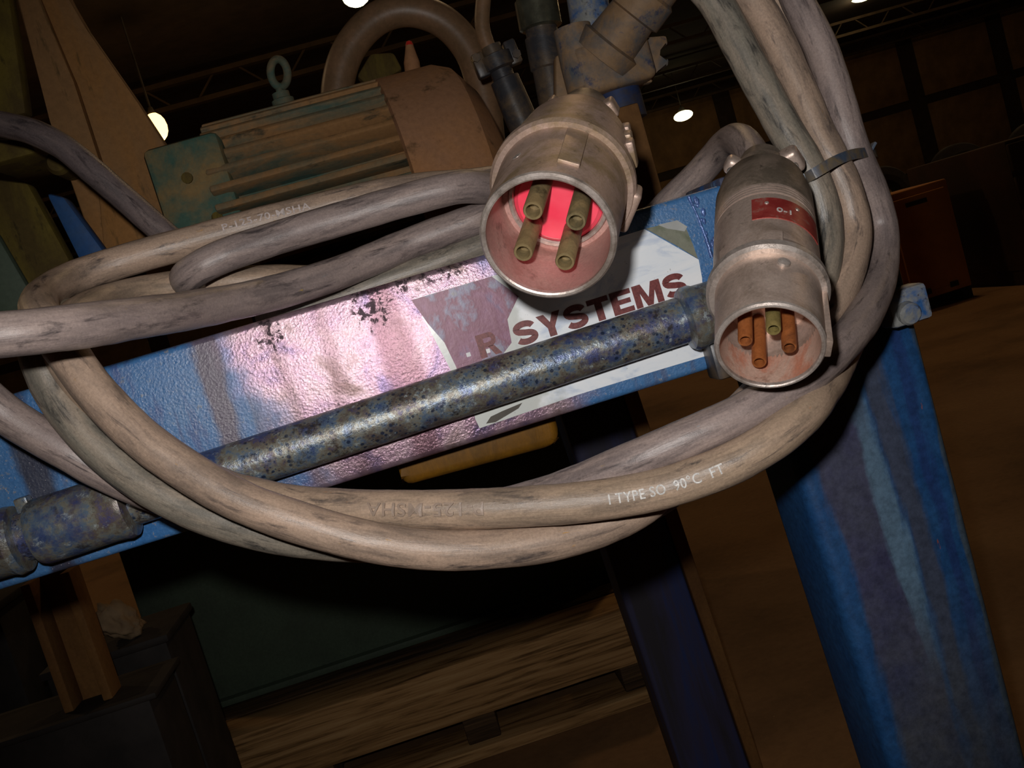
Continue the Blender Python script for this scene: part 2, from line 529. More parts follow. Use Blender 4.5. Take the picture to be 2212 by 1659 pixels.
def mat_front_leg(e0, e1):
    """paint stains running down the leg, placed across its width"""
    M = Mat('blue_front_leg_paint')
    X = M.xyz()
    def lin_x(e):
        k = (e[1].x - e[0].x) / (e[1].z - e[0].z)
        return M.math('ADD', M.math('MULTIPLY', M.math('SUBTRACT', X[2], e[0].z), k), e[0].x)
    xa, xb = lin_x(e0), lin_x(e1)
    w = M.math('DIVIDE', M.math('SUBTRACT', X[0], xa), M.math('SUBTRACT', xb, xa))
    wn = M.noise(1.0, 6, 0.65, M.mapping(M.co, (30, 30, 7)), 0.4)
    w = M.math('ADD', w, M.math('MULTIPLY', M.math('SUBTRACT', wn, 0.5), 0.30))
    n = M.noise(26, 6, 0.65)
    base = M.ramp(n, [(0.3, C(30, 80, 138)), (0.7, C(46, 96, 150))])
    base = M.mix(M.math('MULTIPLY', M.band(w, 0.13, 0.52, 0.03), 0.92), base, M.ramp(n, [(0.35, C(74, 72, 104)), (0.65, C(86, 86, 104))]))
    zf = M.band(X[2], 0.46, 0.64, 0.05)
    base = M.mix(M.math('MULTIPLY', M.math('MULTIPLY', M.band(w, 0.42, 0.56, 0.025), zf), 0.9), base, C(108, 140, 166))
    base = M.mix(M.math('MULTIPLY', M.band(w, 0.58, 0.72, 0.03), 0.75), base, C(84, 84, 92))
    base = M.mix(M.math('MULTIPLY', M.band(w, 0.80, 0.86, 0.02), 0.6), base, C(40, 58, 120))
    base = M.mix(M.math('MULTIPLY', M.band(w, 0.94, 1.4, 0.02), 0.7), base, C(98, 108, 104))
    low = M.band(X[2], -1.0, 0.44, 0.08)
    base = M.mix(M.math('MULTIPLY', M.math('MULTIPLY', low, M.band(w, 0.10, 0.95, 0.03)), 0.75), base, M.ramp(n, [(0.35, C(70, 82, 100)), (0.65, C(96, 100, 104))]))
    rs = M.noise(34, 5, 0.7, M.mapping(M.co, (1.4, 1.4, 0.45), (3, 2, 0)))
    base = M.mix(M.ramp(rs, [(0.69, 0.0), (0.71, 0.9)]), base, C(170, 96, 92))
    ft = M.noise(170, 6, 0.72)
    base = M.mix(0.6, base, M.ramp(ft, [(0.32, (0.25, 0.25, 0.25, 1)), (0.66, (1.0, 1.0, 1.0, 1))]), 'MULTIPLY')
    return M.done(base, 0.55, 0, 0.35, ft, 0.3, 0.001)
M = Mat('blue_dark_leg_paint')
sv = M.noise(1.0, 5, 0.6, M.mapping(M.co, (24, 24, 2.4), (4, 0, 0)), 0.4)
LEGB = M.done(M.ramp(sv, [(0.38, C(38, 66, 128)), (0.52, C(66, 66, 96)), (0.66, C(60, 58, 66))]), 0.6, 0, 0.3, sv, 0.2, 0.001)
WELD = mat_plain('glossy_blue_weld', C(84, 112, 170), 0.22, 0.2, 200, 0.5, 0.8, 0.5)
BLUEW = mat_dusty('worn_blue_steel', C(52, 104, 168), C(150, 152, 150), 0.55, 60, 0.4, 0.6, (1, 1, 1), C(60, 54, 56))

# the mottled pipe
def mat_mottle(name, sc, off, dots=1.0):
    M = Mat(name)
    v = M.mapping(M.co, (1, 1, 1), off)
    n1 = M.noise(70 * sc, 7, 0.74, v)
    base = M.ramp(n1, [(0.32, C(66, 84, 128)), (0.42, C(98, 116, 136)), (0.49, C(130, 130, 120)), (0.56, C(110, 100, 88)), (0.64, C(84, 80, 118)), (0.74, C(70, 100, 140))])
    bl = M.noise(34 * sc, 6, 0.7, M.mapping(M.co, (1, 1, 1), (off[0] + 3, 1, 5)))
    base = M.mix(M.ramp(bl, [(0.52, 0.0), (0.60, 0.8)]), base, C(54, 70, 124))
    base = M.mix(M.ramp(bl, [(0.34, 0.85), (0.42, 0.0)]), base, C(88, 76, 72))
    gate = M.ramp(M.noise(30 * sc, 3, 0.5, M.mapping(M.co, (1, 1, 1), (2, 5, off[0]))), [(0.42, 0.0), (0.5, 1.0)])
    for sc2, th, amt in ((230, 0.30, 0.9), (420, 0.28, 0.7)):
        sp = M.ramp(M.vor(sc2 * sc, v), [(th - 0.1, 1.0), (th, 0.0)])
        base = M.mix(M.math('MULTIPLY', M.math('MULTIPLY', sp, gate), amt * dots), base, C(36, 48, 72))
    wht = M.ramp(M.noise(190 * sc, 6, 0.75, M.mapping(M.co, (1, 1, 1), (9, 9, 9))), [(0.58, 0.0), (0.66, 0.8)])
    base = M.mix(wht, base, C(176, 188, 190))
    drk = M.ramp(M.noise(120 * sc, 6, 0.75, M.mapping(M.co, (1, 1, 1), (4, 1, 2))), [(0.55, 0.0), (0.64, 0.8)])
    base = M.mix(drk, base, C(56, 48, 44))
    return M.done(base, M.ramp(n1, [(0.3, 0.22), (0.7, 0.45)]), 0.3, 0.8, M.math('ADD', M.noise(300 * sc, 5, 0.7), n1), 0.5, 0.0007)
PIPE = mat_mottle('mottled_paint_pipe', 1.0, (0, 0, 0))
FIT = mat_mottle('mottled_paint_fitting', 0.6, (6, 2, 1), 0.25)
# sticker
M = Mat('white_label_vinyl')
n1 = M.noise(60, 6, 0.65, M.mapping(M.co, (0.5, 1, 1.2), (0, 0, 0), (0, 0.6, 0)), 0.8)
base = M.ramp(n1, [(0.34, C(206, 218, 236)), (0.46, C(238, 244, 250)), (0.66, C(248, 250, 252))])
xx = M.math('ADD', M.xyz()[0], M.math('MULTIPLY', M.math('SUBTRACT', M.noise(50, 4, 0.6), 0.5), 0.05))
old = M.band(xx, bx(600, 700), bx(1130, 650), 0.006)
base = M.mix(M.math('MULTIPLY', old, 0.6), base, C(170, 174, 160))
gr = M.ramp(M.noise(170, 5, 0.7, M.mapping(M.co, (1, 1, 1), (3, 3, 3))), [(0.66, 0.0), (0.73, 0.8)])
base = M.mix(gr, base, C(90, 86, 78))
STICK = M.done(base, 0.26, 0, 0.8, M.noise(80, 4, 0.6), 0.12, 0.0006)
M = Mat('scraped_label_residue')
n1 = M.noise(70, 5, 0.6, M.mapping(M.co, (1, 1, 0.7)), 0.2)
base = M.ramp(n1, [(0.30, C(96, 92, 124)), (0.42, C(124, 80, 104)), (0.52, C(112, 64, 84)), (0.60, C(120, 118, 140)), (0.70, C(134, 130, 110))])
SCRAPE = M.done(base, 0.42, 0.1, 0.5, n1, 0.35, 0.001)
OLIVEP = mat_dusty('olive_label_corner', C(92, 104, 76), C(132, 134, 118), 0.5, 40, 0.5, 0.4)
M = Mat('maroon_print')
MAROON = M.done(M.ramp(M.noise(700, 3, 0.7), [(0.35, C(96, 40, 42)), (0.65, C(128, 64, 62))]), 0.45, 0, 0.4)

# background materials
BROWN = mat_dusty('rust_brown_dust', C(188, 134, 88), C(176, 130, 96), 0.5, 10, 0.8, 0.2, (1, 1, 1), C(96, 74, 48))
GUARD = mat_dusty('ochre_sheet_steel', C(164, 116, 64), C(150, 112, 72), 0.5, 7, 0.75, 0.25, (3, 3, 0.6), C(70, 62, 36))
TEALDUST = mat_dusty('teal_motor_dust', C(80, 104, 92), C(164, 122, 78), 0.52, 16, 0.75, 0.25, (0.5, 1, 1), C(52, 60, 52))
TEAL = mat_dusty('teal_motor_paint', C(74, 104, 90), C(146, 120, 76), 0.35, 18, 0.7, 0.3)
HOSE = mat_dusty('dusty_rubber_hose', C(132, 104, 76), C(150, 116, 86), 0.5, 30, 0.42, 0.5)
DARKSTEEL = mat_dusty('oily_dark_steel', C(62, 62, 66), C(110, 92, 72), 0.4, 34, 0.4, 0.5)
VALVE = mat_dusty('dusty_valve_iron', C(100, 104, 108), C(158, 128, 96), 0.55, 26, 0.6, 0.35, (1, 1, 1), C(40, 60, 100))
CHROME = mat_plain('worn_plated_coupling', C(150, 150, 130), 0.22, 0.85, 80, 0.4, 0.6)
YELLOW = mat_dusty('safety_yellow_paint', C(126, 84, 12), C(104, 70, 14), 0.5, 30, 0.6, 0.3, (2, 2, 0.5), C(120, 86, 20))
OLDYEL = mat_dusty('dull_ochre', C(120, 104, 44), C(92, 76, 40), 0.5, 12, 0.8, 0.2, (2, 2, 0.6), C(40, 36, 24))
GREEN = mat_dusty('dark_green_enamel', C(92, 108, 90), C(84, 96, 82), 0.4, 6, 0.6, 0.25)
WOODD = None
M = Mat('weathered_timber')
g = M.noise(1.0, 6, 0.65, M.mapping(M.co, (5, 60, 110)), 0.6)
base = M.ramp(g, [(0.34, C(104, 76, 44)), (0.5, C(184, 142, 92)), (0.66, C(206, 166, 114))])
WOOD = M.done(base, 0.8, 0, 0.2, g, 0.4, 0.002)
M = Mat('shaded_timber')
g = M.noise(1.0, 6, 0.65, M.mapping(M.co, (5, 60, 110), (3, 0, 0)), 0.6)
WOODD = M.done(M.ramp(g, [(0.36, C(56, 44, 32)), (0.55, C(96, 74, 52)), (0.7, C(126, 98, 68))]), 0.85, 0, 0.2, g, 0.4, 0.002)  # darker copy of the timber, beam shadow put into deck and bearer colour
RAG = mat_plain('off_white_cloth', C(150, 126, 96), 0.9, 0, 40, 0.2)
RUST = mat_dusty('rusty_channel', C(150, 108, 62), C(120, 84, 50), 0.5, 14, 0.8, 0.2, (1, 1, 0.3))
BLACKM = mat_plain('black_scrap', C(46, 41, 38), 0.7, 0, 20, 0.4)
M = Mat('dusty_concrete')
n1 = M.noise(1.6, 8, 0.62)
n2 = M.noise(60, 4, 0.7)
base = M.ramp(n1, [(0.3, C(112, 84, 56)), (0.5, C(150, 114, 78)), (0.7, C(164, 128, 90))])
base = M.mix(0.4, base, M.ramp(n2, [(0.3, (0.5, 0.5, 0.5, 1)), (0.7, (1, 1, 1, 1))]), 'MULTIPLY')
CONCRETE = M.done(base, 0.8, 0, 0.25, n2, 0.2, 0.002)
WALLM = mat_plain('brown_wall_panel', C(84, 64, 44), 0.8, 0, 2, 0.25)
CEILM = mat_plain('dark_roof_deck', C(58, 46, 36), 0.9, 0, 3, 0.3)
GIRD = mat_plain('dusty_roof_steel', C(70, 54, 36), 0.8, 0, 3, 0.3)
CABIN = mat_dusty('orange_brown_cabinet', C(206, 136, 66), C(184, 120, 62), 0.5, 3, 0.7, 0.3)
CRATEM = mat_dusty('dark_brown_crate', C(84, 60, 44), C(70, 54, 40), 0.5, 3, 0.8, 0.2)
TYRE = mat_plain('black_rubber', C(44, 38, 34), 0.8, 0, 20, 0.3)
LAMPH = mat_plain('lamp_housing', C(90, 80, 70), 0.6, 0.3, 10, 0.2)
M = Mat('sodium_lamp_glass')
GLOW = M.done((1, 0.75, 0.35, 1), 0.4, emit=(1.0, 0.6, 0.2, 1), estr=3.6)
M = Mat('discharge_lamp_glass')
GLOWY = M.done((1, 1, 0.7, 1), 0.4, emit=(1.0, 0.96, 0.55, 1), estr=3.0)

# ================================================================== the hall
def quad(name, pts, mat):
    return struct(mesh(name, pts, [tuple(range(len(pts)))], mat))
HX0, HX1, HY0, HY1, HZ = -20.0, 36.0, -8.0, 46.0, 7.2
fl_ = struct(box('floor', ((HX0 + HX1) / 2, (HY0 + HY1) / 2, -0.1), ((HX1 - HX0) / 2, (HY1 - HY0) / 2, 0.1), CONCRETE))
struct(box('ceiling', ((HX0 + HX1) / 2, (HY0 + HY1) / 2, HZ + 0.1), ((HX1 - HX0) / 2, (HY1 - HY0) / 2, 0.1), CEILM))
wb = struct(box('wall_back', ((HX0 + HX1) / 2, HY1 + 0.1, HZ / 2), ((HX1 - HX0) / 2, 0.1, HZ / 2), CEILM))
struct(box('wall_left', (HX0 - 0.1, (HY0 + HY1) / 2, HZ / 2), (0.1, (HY1 - HY0) / 2, HZ / 2), WALLM))
struct(box('wall_right', (HX1 + 0.1, (HY0 + HY1) / 2, HZ / 2), (0.1, (HY1 - HY0) / 2, HZ / 2), WALLM))
struct(box('wall_front', ((HX0 + HX1) / 2, HY0 - 0.1, HZ / 2), ((HX1 - HX0) / 2, 0.1, HZ / 2), WALLM))
pan = None
for i in range(12):
    for j in range(2):
        x = HX0 + 2.4 + i * 4.65; z = 1.9 + j * 3.3
        if pan is None:
            pan = box('wall_panel', (0, 0, 0), (1.9, 0.04, 1.45), mat_plain('dim_wall_panel', C(132, 102, 68), 0.8, 0, 1.2, 0.3), None, bevel=0.03)
            p_ = pan
        else:
            p_ = pan.copy(); COL.objects.link(p_)
        p_.parent = wb
        p_.location = (x, HY1 - 0.04, z)
for i, y in enumerate((14, 22, 30, 38, 44)):
    bm = bmesh.new()
    for dz, hw in ((0.0, 0.10), (0.5, 0.10)):
        add_box(bm, ((HX0 + HX1) / 2, y, 6.35 + dz), ((HX1 - HX0) / 2, hw, 0.05))
    for k in range(28):
        x = HX0 + 1 + 2 * k
        for sg in (-1, 1):
            ax = V((0.5 * sg, 0, 0.5)).normalized()
            add_box(bm, (x + 0.5 * sg, y, 6.6), (0.36, 0.02, 0.02), (ax, EY, ax.cross(EY)))
    o = bmobj('roof_truss', bm, GIRD)
    struct(o)
    o['label'] = 'brown steel roof truss spanning the dark hall'

def lamp(px, py, Y, glow, label, w=0.24, energy=90, col=(1.0, 0.78, 0.45), hh=0.2):
    p = on(px, py, Y)
    t = thing('high_bay_lamp', label, 'lamp', p, 'hall lamps')
    lathe('reflector', p, EZ, [(0.10, w * 0.45), (0.16, w * 0.42), (0.28, w * 0.3), (0.36, w * 0.2), (0.36, 0.0), (0.10, 0.0)], LAMPH, t, 24)
    lathe('lens', p, EZ, [(h_ * hh, w * math.sqrt(max(0.0, 1 - h_ * h_))) for h_ in (-1, -.92, -.7, -.4, 0, .4, .7, .92, 1)], glow, t, 28)
    top = HZ - p.z
    lathe('hanger_rod', p + EZ * 0.36, EZ, [(0, 0.0), (0, 0.02), (max(0.3, top - 0.36), 0.02), (max(0.3, top - 0.36), 0.0)], LAMPH, t, 8)
    l = bpy.data.lights.new('lamp_light', 'POINT')
    l.energy = energy; l.color = col; l.shadow_soft_size = 0.2
    lo = bpy.data.objects.new('lamp_light', l); COL.objects.link(lo)
    lo.location = p - EZ * 0.25
    lo.parent = t; lo.matrix_parent_inverse = WM[t.name].inverted()
    return t
lamp(338, 275, 18.5, GLOW, 'glowing orange hall lamp beside the edge of the ochre sheet guard', 0.19, 40, (1.0, 0.6, 0.25), 0.26)
lamp(768, -12, 17.0, GLOWY, 'hall lamp cut by the top of the picture above the arched hose', 0.24, 40)
lamp(1476, 250, 40.0, GLOWY, 'small oval bright hall lamp between the valve and the cable bundle', 0.40, 50)
lamp(1864, -10, 36.0, GLOWY, 'hall lamp at the top of the picture right of the cable bundle', 0.46, 50)
# the same hall's lamps beyond the picture
for (x, y, z) in ((-6, 6, 6.2), (3, 6, 6.2), (12, 8, 6.2), (12, 20, 6.2), (-14, 24, 6.2), (26, 30, 6.2)):
    l = bpy.data.lights.new('hall_light', 'POINT'); l.energy = 95; l.color = (1.0, 0.66, 0.34); l.shadow_soft_size = 0.25
    lo = bpy.data.objects.new('hall_light', l); COL.objects.link(lo); lo.location = (x, y, z)

# far goods on the hall floor
def floor_box(name, px, py, w, dp, h, mat, label, cat):
    p = onz(px, py, 0.0)
    t = thing(name, label, cat, p)
    return t, p
t, p = floor_box('steel_cabinet', 2000, 672, 0, 0, 0, CABIN, 'orange-brown steel cabinet standing on the floor right of the cable bundle', 'cabinet')
cw, ch = 0.19, 0.60
box('body', p + V((cw * 0.55, 0.25, ch / 2 + 0.06)), (cw, 0.25, ch / 2), CABIN, t, bevel=0.01)
box('door', p + V((cw * 0.55, -0.008, ch / 2 + 0.06)), (cw - 0.03, 0.01, ch / 2 - 0.04), CABIN, t, bevel=0.006)
for k in (-1, 1):
    box('vent_slot', p + V((cw * 0.55 + 0.08 * k, -0.02, 0.10)), (0.022, 0.006, 0.014), BLACKM, t)
    box('foot', p + V((cw * 0.55 + (cw - 0.04) * k, 0.2, 0.03)), (0.03, 0.2, 0.03), BLACKM, t)
box('latch', p + V((cw * 0.45, -0.02, ch - 0.02)), (0.06, 0.008, 0.012), BLACKM, t)
p = onz(2420, 560, 0.0)
t = thing('storage_crate', 'big dark brown crate at the right edge beside the orange-brown cabinet', 'crate', p)
box('body', p + V((0.05, 0.5, 0.42)), (0.52, 0.5, 0.34), CRATEM, t, bevel=0.01)
for k in range(3):
    box('skid', p + V((0.05 + (k - 1) * 0.45, 0.5, 0.04)), (0.05, 0.5, 0.04), CRATEM, t)
for k in range(4):
    box('slat', p + V((0.05, -0.012, 0.16 + 0.17 * k)), (0.52, 0.012, 0.07), CRATEM, t, bevel=0.006)
tnames = ('leftmost', 'second from left', 'third from left', 'rightmost')
rk = onz(2100, 480, 0.0)
t = thing('storage_rack', 'dark steel rack carrying black tyres in front of the far wall', 'rack', rk)
box('shelf', rk + V((0.6, 0.35, 0.12)), (1.9, 0.35, 0.025), BLACKM, t)
for sx in (-1, 1):
    for sy in (0, 1):
        box('upright', rk + V((0.6 + 1.85 * sx, 0.03 + 0.64 * sy, 0.40)), (0.035, 0.03, 0.40), BLACKM, t)
for k in range(4):
    c = rk + V((-0.75 + 0.95 * k, 0.33, 0.146 + 0.36))
    o = lathe('tyre', c - EY * 0.12, EY, [(0.0, 0.20), (-0.01, 0.26), (0.02, 0.34), (0.06, 0.36), (0.18, 0.36), (0.22, 0.34), (0.25, 0.26), (0.24, 0.20)], TYRE, None, 32, closed=True)
    tag(o, 'black tyre upright on the far rack, ' + tnames[k], 'tyre', 'tyres on the far rack')

# ================================================================== machine behind the beam
# ---- dark green tank on a timber skid
fz = onz(1100, 1622, 0.0)
YS = fz.y
sk = thing('timber_skid', 'rough timber skid on the floor under the dark green cabinet', 'pallet', (fz.x, YS, 0))
xl, xr = on(180, 1650, YS).x, on(1470, 1500, YS).x
zl = 0.022
box('board', ((xl + xr) / 2, YS + 0.05, zl / 2), ((xr - xl) / 2, 0.05, zl / 2), WOOD, sk, bevel=0.003)
box('board', ((xl + xr) / 2, YS + 0.50, zl / 2), ((xr - xl) / 2, 0.05, zl / 2), WOOD, sk, bevel=0.003)
for k in range(4):
    xx_ = xl + 0.06 + (xr - xl - 0.12) * k / 3
    box('bearer', (xx_, YS + 0.29, 0.022 + 0.025), (0.03, 0.27, 0.025), WOODD, sk, bevel=0.003)
box('beam_timber', ((xl + xr) / 2, YS + 0.06, 0.072 + 0.052), ((xr - xl) / 2, 0.05, 0.052), WOOD, sk, bevel=0.004)
ztop = 0.176
for k, (y0, w) in enumerate(((0.115, 0.05), (0.225, 0.05), (0.335, 0.05), (0.445, 0.05), (0.555, 0.05))):
    box('deck_board', ((xl + xr) / 2 + 0.01 * (k % 2), YS + y0 + 0.05, 0.15), ((xr - xl) / 2 - 0.012 * (k % 3), w, 0.026), WOODD, sk, bevel=0.003)
YG = YS + 0.20
gl, gr_ = on(290, 1300, YG).x, on(1335, 1150, YG).x
gt = thing('steel_tank_cabinet', 'dark green steel cabinet standing on the timber skid', 'cabinet', ((gl + gr_) / 2, YG, ztop))
box('body', ((gl + gr_) / 2, YG + 0.22, ztop + 0.21), ((gr_ - gl) / 2, 0.22, 0.21), GREEN, gt, bevel=0.008)
box('lid', ((gl + gr_) / 2, YG + 0.22, ztop + 0.43), ((gr_ - gl) / 2 + 0.012, 0.232, 0.012), GREEN, gt, bevel=0.004)
box('base_flange', ((gl + gr_) / 2, YG + 0.215, ztop + 0.006), ((gr_ - gl) / 2 + 0.015, 0.235, 0.006), GREEN, gt, bevel=0.002)
# yellow plate
YP = 0.602
pp = [on(866, 1030, YP), on(872, 1053, YP), on(1198, 965, YP), on(1213, 945, YP), on(1196, 880, YP), on(840, 960, YP)]
yo = prism('yellow_guard', pp, (0, 0.03, 0), YELLOW, None, 0.006, 3)
tag(yo, 'safety yellow metal guard hanging just below the blue beam', 'guard')

# ---- left lower clutter
Y0 = 1.25
a, b = on(75, 1200, Y0), on(178, 1492, Y0)
ch_ = thing('rusty_channel_post', 'rusty brown channel post below the left end of the beam', 'post', (b.x, Y0, b.z))
zt = 0.60
zb = b.z - 0.02
cxp = (on(60, 1260, Y0).x + on(137, 1240, Y0).x) / 2
hwp = 0.028
box('web', (cxp, Y0 + 0.035, (zt + zb) / 2), (hwp, 0.004, (zt - zb) / 2), RUST, ch_)
for sg in (-1, 1):
    box('flange', (cxp + hwp * sg * 0.86, Y0 + 0.015, (zt + zb) / 2), (0.006, 0.02, (zt - zb) / 2), RUST, ch_, bevel=0.002)
# rag
bm = bmesh.new()
c = at(262, 1345, 1.42)
bmesh.ops.create_icosphere(bm, subdivisions=4, radius=1.0)
for v in bm.verts:
    d = v.co.normalized()
    f = 1 + 0.45 * noise.noise(d * 1.6) + 0.22 * noise.noise(d * 4.0)
    v.co = c + V((d.x * 0.028 - d.z * 0.012, d.y * 0.030, d.z * 0.026 * (1.25 if d.z > 0 else 0.8))) * f
tag(bmobj('rag', bm, RAG, None, 80), 'crumpled off-white rag left of the dark green cabinet', 'rag')
rz = c.z - 0.024
sh = thing('scrap_bin', 'black steel bin under the off-white rag beside the rusty post', 'bin', (c.x, c.y, 0))
box('body', (c.x - 0.02, c.y + 0.03, rz / 2 - 0.004), (0.085, 0.075, rz / 2 - 0.004), BLACKM, sh, bevel=0.006)
box('rim', (c.x - 0.02, c.y + 0.03, rz - 0.006), (0.090, 0.080, 0.006), BLACKM, sh, bevel=0.003)
pb_ = thing('pump_plinth', 'black steel plinth carrying the rusty channel post', 'plinth', (cxp, Y0, 0))
box('body', (cxp - 0.06, Y0 + 0.03, zb / 2), (0.14, 0.06, zb / 2), BLACKM, pb_, bevel=0.006)
box('top_plate', (cxp - 0.06, Y0 + 0.03, zb - 0.004), (0.15, 0.065, 0.004), BLACKM, pb_, bevel=0.002)
xk0, xk1 = on(-420, 1500, 1.62).x, on(40, 1450, 1.62).x
dk = thing('added_black_casing', 'added black casing hiding the lit floor in the lower left corner', 'casing', ((xk0 + xk1) / 2, 1.75, 0))
box('body', ((xk0 + xk1) / 2, 1.78, 0.26), ((xk1 - xk0) / 2, 0.16, 0.26), BLACKM, dk, bevel=0.008)  # black box added so the lit floor in this corner stays dark
box('cover', ((xk0 + xk1) / 2, 1.78, 0.527), ((xk1 - xk0) / 2 + 0.01, 0.17, 0.007), BLACKM, dk, bevel=0.003)
# ---- electric motor
YM = 1.02
mc = on(690, 470, YM)                        # axis point
MR = (on(690, 214, YM) - on(690, 470, YM)).length * 0.97
ml, mr_ = on(498, 440, YM).x, on(885, 330, YM).x
MAX = V((1, 0.05, 0)).normalized()
mo = thing('electric_motor', 'teal finned electric motor under brown dust behind the cable coil', 'motor', (mc.x, YM, mc.z - MR))
L = mr_ - ml
A = V((ml, YM, mc.z))
lathe('body', A, MAX, [(0.0, 0.0), (0.0, MR * 0.82), (L, MR * 0.82), (L, 0.0)], TEALDUST, mo, 64)
fin_me = None
for k in range(26):
    an = R(-82 + k * 9.2)                    # 0 = straight toward the camera, up positive
    d = EY * -cos(an) + EZ * sin(an)
    tdir = MAX.cross(d)
    f = box('fin', A + MAX * (L * 0.5) + d * (MR * 0.90), (L * 0.5, 0.0032, MR * 0.115), TEALDUST, mo, (MAX, tdir, d), 0.0018, 2)
lathe('end_bell', A - MAX * 0.055, MAX, [(0, 0.0), (0, MR * 0.50), (0.006, MR * 0.60), (0.050, MR * 0.66), (0.056, MR * 0.80), (0.060, 0.0)], TEAL, mo, 48)
# squared terminal box on the end bell
tb = box('terminal_box', on(436, 425, YM - MR * 0.62), (0.034, 0.03, 0.048), TEAL, mo, bevel=0.006)
for (qx, qy) in ((405, 385), (470, 470)):
    q = on(qx, qy, YM - MR * 0.62 - 0.030)
    lathe('box_screw', q, -EY, [(0, 0.0), (0, 0.005), (0.003, 0.005), (0.004, 0.0)], OLDYEL, tb, 12)
# fan cover
fr = (on(905, 160, YM) - on(905, 452, YM)).length
fx = on(848, 330, YM).x
B = V((fx, YM + 0.012, on(905, 452, YM).z))
fl2 = on(1085, 330, YM).x - fx
lathe('fan_cover', B, MAX, [(0.002, fr * 0.93), (0.0, fr * 0.96), (0.002, fr), (fl2 * 0.55, fr * 1.0), (fl2 * 0.70, fr * 0.95), (fl2 * 0.86, fr * 0.78), (fl2 * 0.97, fr * 0.52), (fl2 * 1.02, fr * 0.2), (fl2 * 1.02, 0.0), (0.012, 0.0), (0.012, fr * 0.93)], BROWN, mo, 64)
# eye bolt
ec = on(603, 158, YM)
e = thing('eye_bolt_dummy', 'x', 'x', ec); bpy.data.objects.remove(e)
bm = bmesh.new()
ez = CU.copy(); ex = V((0.8, 0.6, 0.0)); ex = (ex - ez * ex.dot(ez)).normalized(); en = ex.cross(ez)
NS, NT = 32, 12
rings = []
for i in range(NS):
    a_ = 2 * pi * i / NS
    rd = ex * (0.0095 * cos(a_)) + ez * (0.0135 * sin(a_))
    nr = (ex * cos(a_) + ez * sin(a_)).normalized()
    rings.append([bm.verts.new(ec + rd + (nr * cos(2 * pi * j / NT) + en * sin(2 * pi * j / NT)) * 0.0040) for j in range(NT)])
for i in range(NS):
    for j in range(NT):
        bm.faces.new([rings[i][j], rings[(i + 1) % NS][j], rings[(i + 1) % NS][(j + 1) % NT], rings[i][(j + 1) % NT]])
eb = bmobj('eye_bolt', bm, TEALDUST, mo, 60)
lathe('shank', ec - ez * 0.0155, -EZ, [(0, 0.0), (0, 0.0035), (0.004, 0.004), (0.004, 0.0085), (0.010, 0.0085), (0.011, 0.011), (0.03, 0.011), (0.03, 0)], TEALDUST, eb, 20)
lathe('foot', V((ml + L * 0.3, YM, mc.z - MR - 0.012)), EX, [(0, 0), (0, 0.02), (L * 0.5, 0.02), (L * 0.5, 0)], TEAL, mo, 8)
box('mount_base', (ml + L * 0.55, YM + 0.02, mc.z - MR - 0.04), (L * 0.75, 0.11, 0.012), DARKSTEEL, mo, bevel=0.003)

# arched hose behind the motor
YH = 1.17
hp = Path([on(745, 330, YH), on(728, 205, YH), on(752, 110, YH), on(812, 42, YH), on(880, 22, YH), on(955, 45, YH), on(1012, 105, YH), on(1042, 190, YH), on(1060, 330, YH)], 0.006)
tag(tube('suction_hose', hp, 0.0185, HOSE, None, 28), 'thick brown rubber hose arching up behind the motor', 'hose')
# pointed valve stem with red tip
q = on(892, 155, 1.09)
t = thing('grease_nozzle', 'pointed brown nozzle with a red tip inside the hose arch', 'nozzle', q)
ax = (on(883, 88, 1.09) - q); LN = ax.length
lathe('stem', q - ax * 0.6, ax, [(0, 0), (0, 0.009), (LN * 0.9, 0.0085), (LN * 1.2, 0.006), (LN * 1.45, 0.0042), (LN * 1.45, 0)], BROWN, t, 20)
lathe('tip', q + ax * 0.85, ax, [(0, 0), (0, 0.0045), (LN * 0.12, 0.003), (LN * 0.16, 0)], mat_plain('red_plastic_tip', C(200, 50, 40), 0.5), t, 16)
# ochre lever beyond the hose
o = prism('lever_arm', [on(770, 165, 1.2), on(800, 115, 1.2), on(850, 112, 1.2), on(870, 150, 1.2), on(800, 190, 1.2)], (0, 0.02, 0), OLDYEL, None, 0.004)
tag(o, 'ochre cast lever seen through the hose arch', 'lever')

# thin hose with clamp fitting
YF = 1.0
hp = Path([on(1052, -60, YF), on(1043, 10, YF), on(1042, 60, YF), on(1056, 105, YF), on(1068, 135, YF)], 0.005)
th = thing('air_hose', 'thin brown hose dropping into a dark claw fitting right of the motor', 'hose', on(1110, 240, YF))
tube('hose', hp, 0.0075, HOSE, th, 18)
ft = on(1060, 100, YF - 0.01); fa = on(1108, 215, YF - 0.01) - ft; FL = fa.length
an, un, vn = frame(fa, EY)
lathe('fitting_body', ft, fa, [(0, 0), (0, 0.010), (FL * 0.15, 0.010), (FL * 0.18, 0.016), (FL * 0.42, 0.016), (FL * 0.45, 0.011), (FL * 0.6, 0.011), (FL * 0.62, 0.0145), (FL * 1.2, 0.0155), (FL * 2.0, 0.0155), (FL * 2.0, 0)], DARKSTEEL, th, 28)
for sg in (-1, 1):
    cl = box('claw', ft + fa * 0.25 + vn * sg * 0.017, (0.012, 0.007, 0.006), DARKSTEEL, th, (an, un, vn), 0.002)
    lathe('clamp_bolt', ft + fa * (0.12 + 0.2 * (sg > 0)) + vn * sg * 0.019 - un * 0.004, -un, [(0, 0), (0, 0.0045), (0.006, 0.0045), (0.006, 0)], DARKSTEEL, cl, 6)

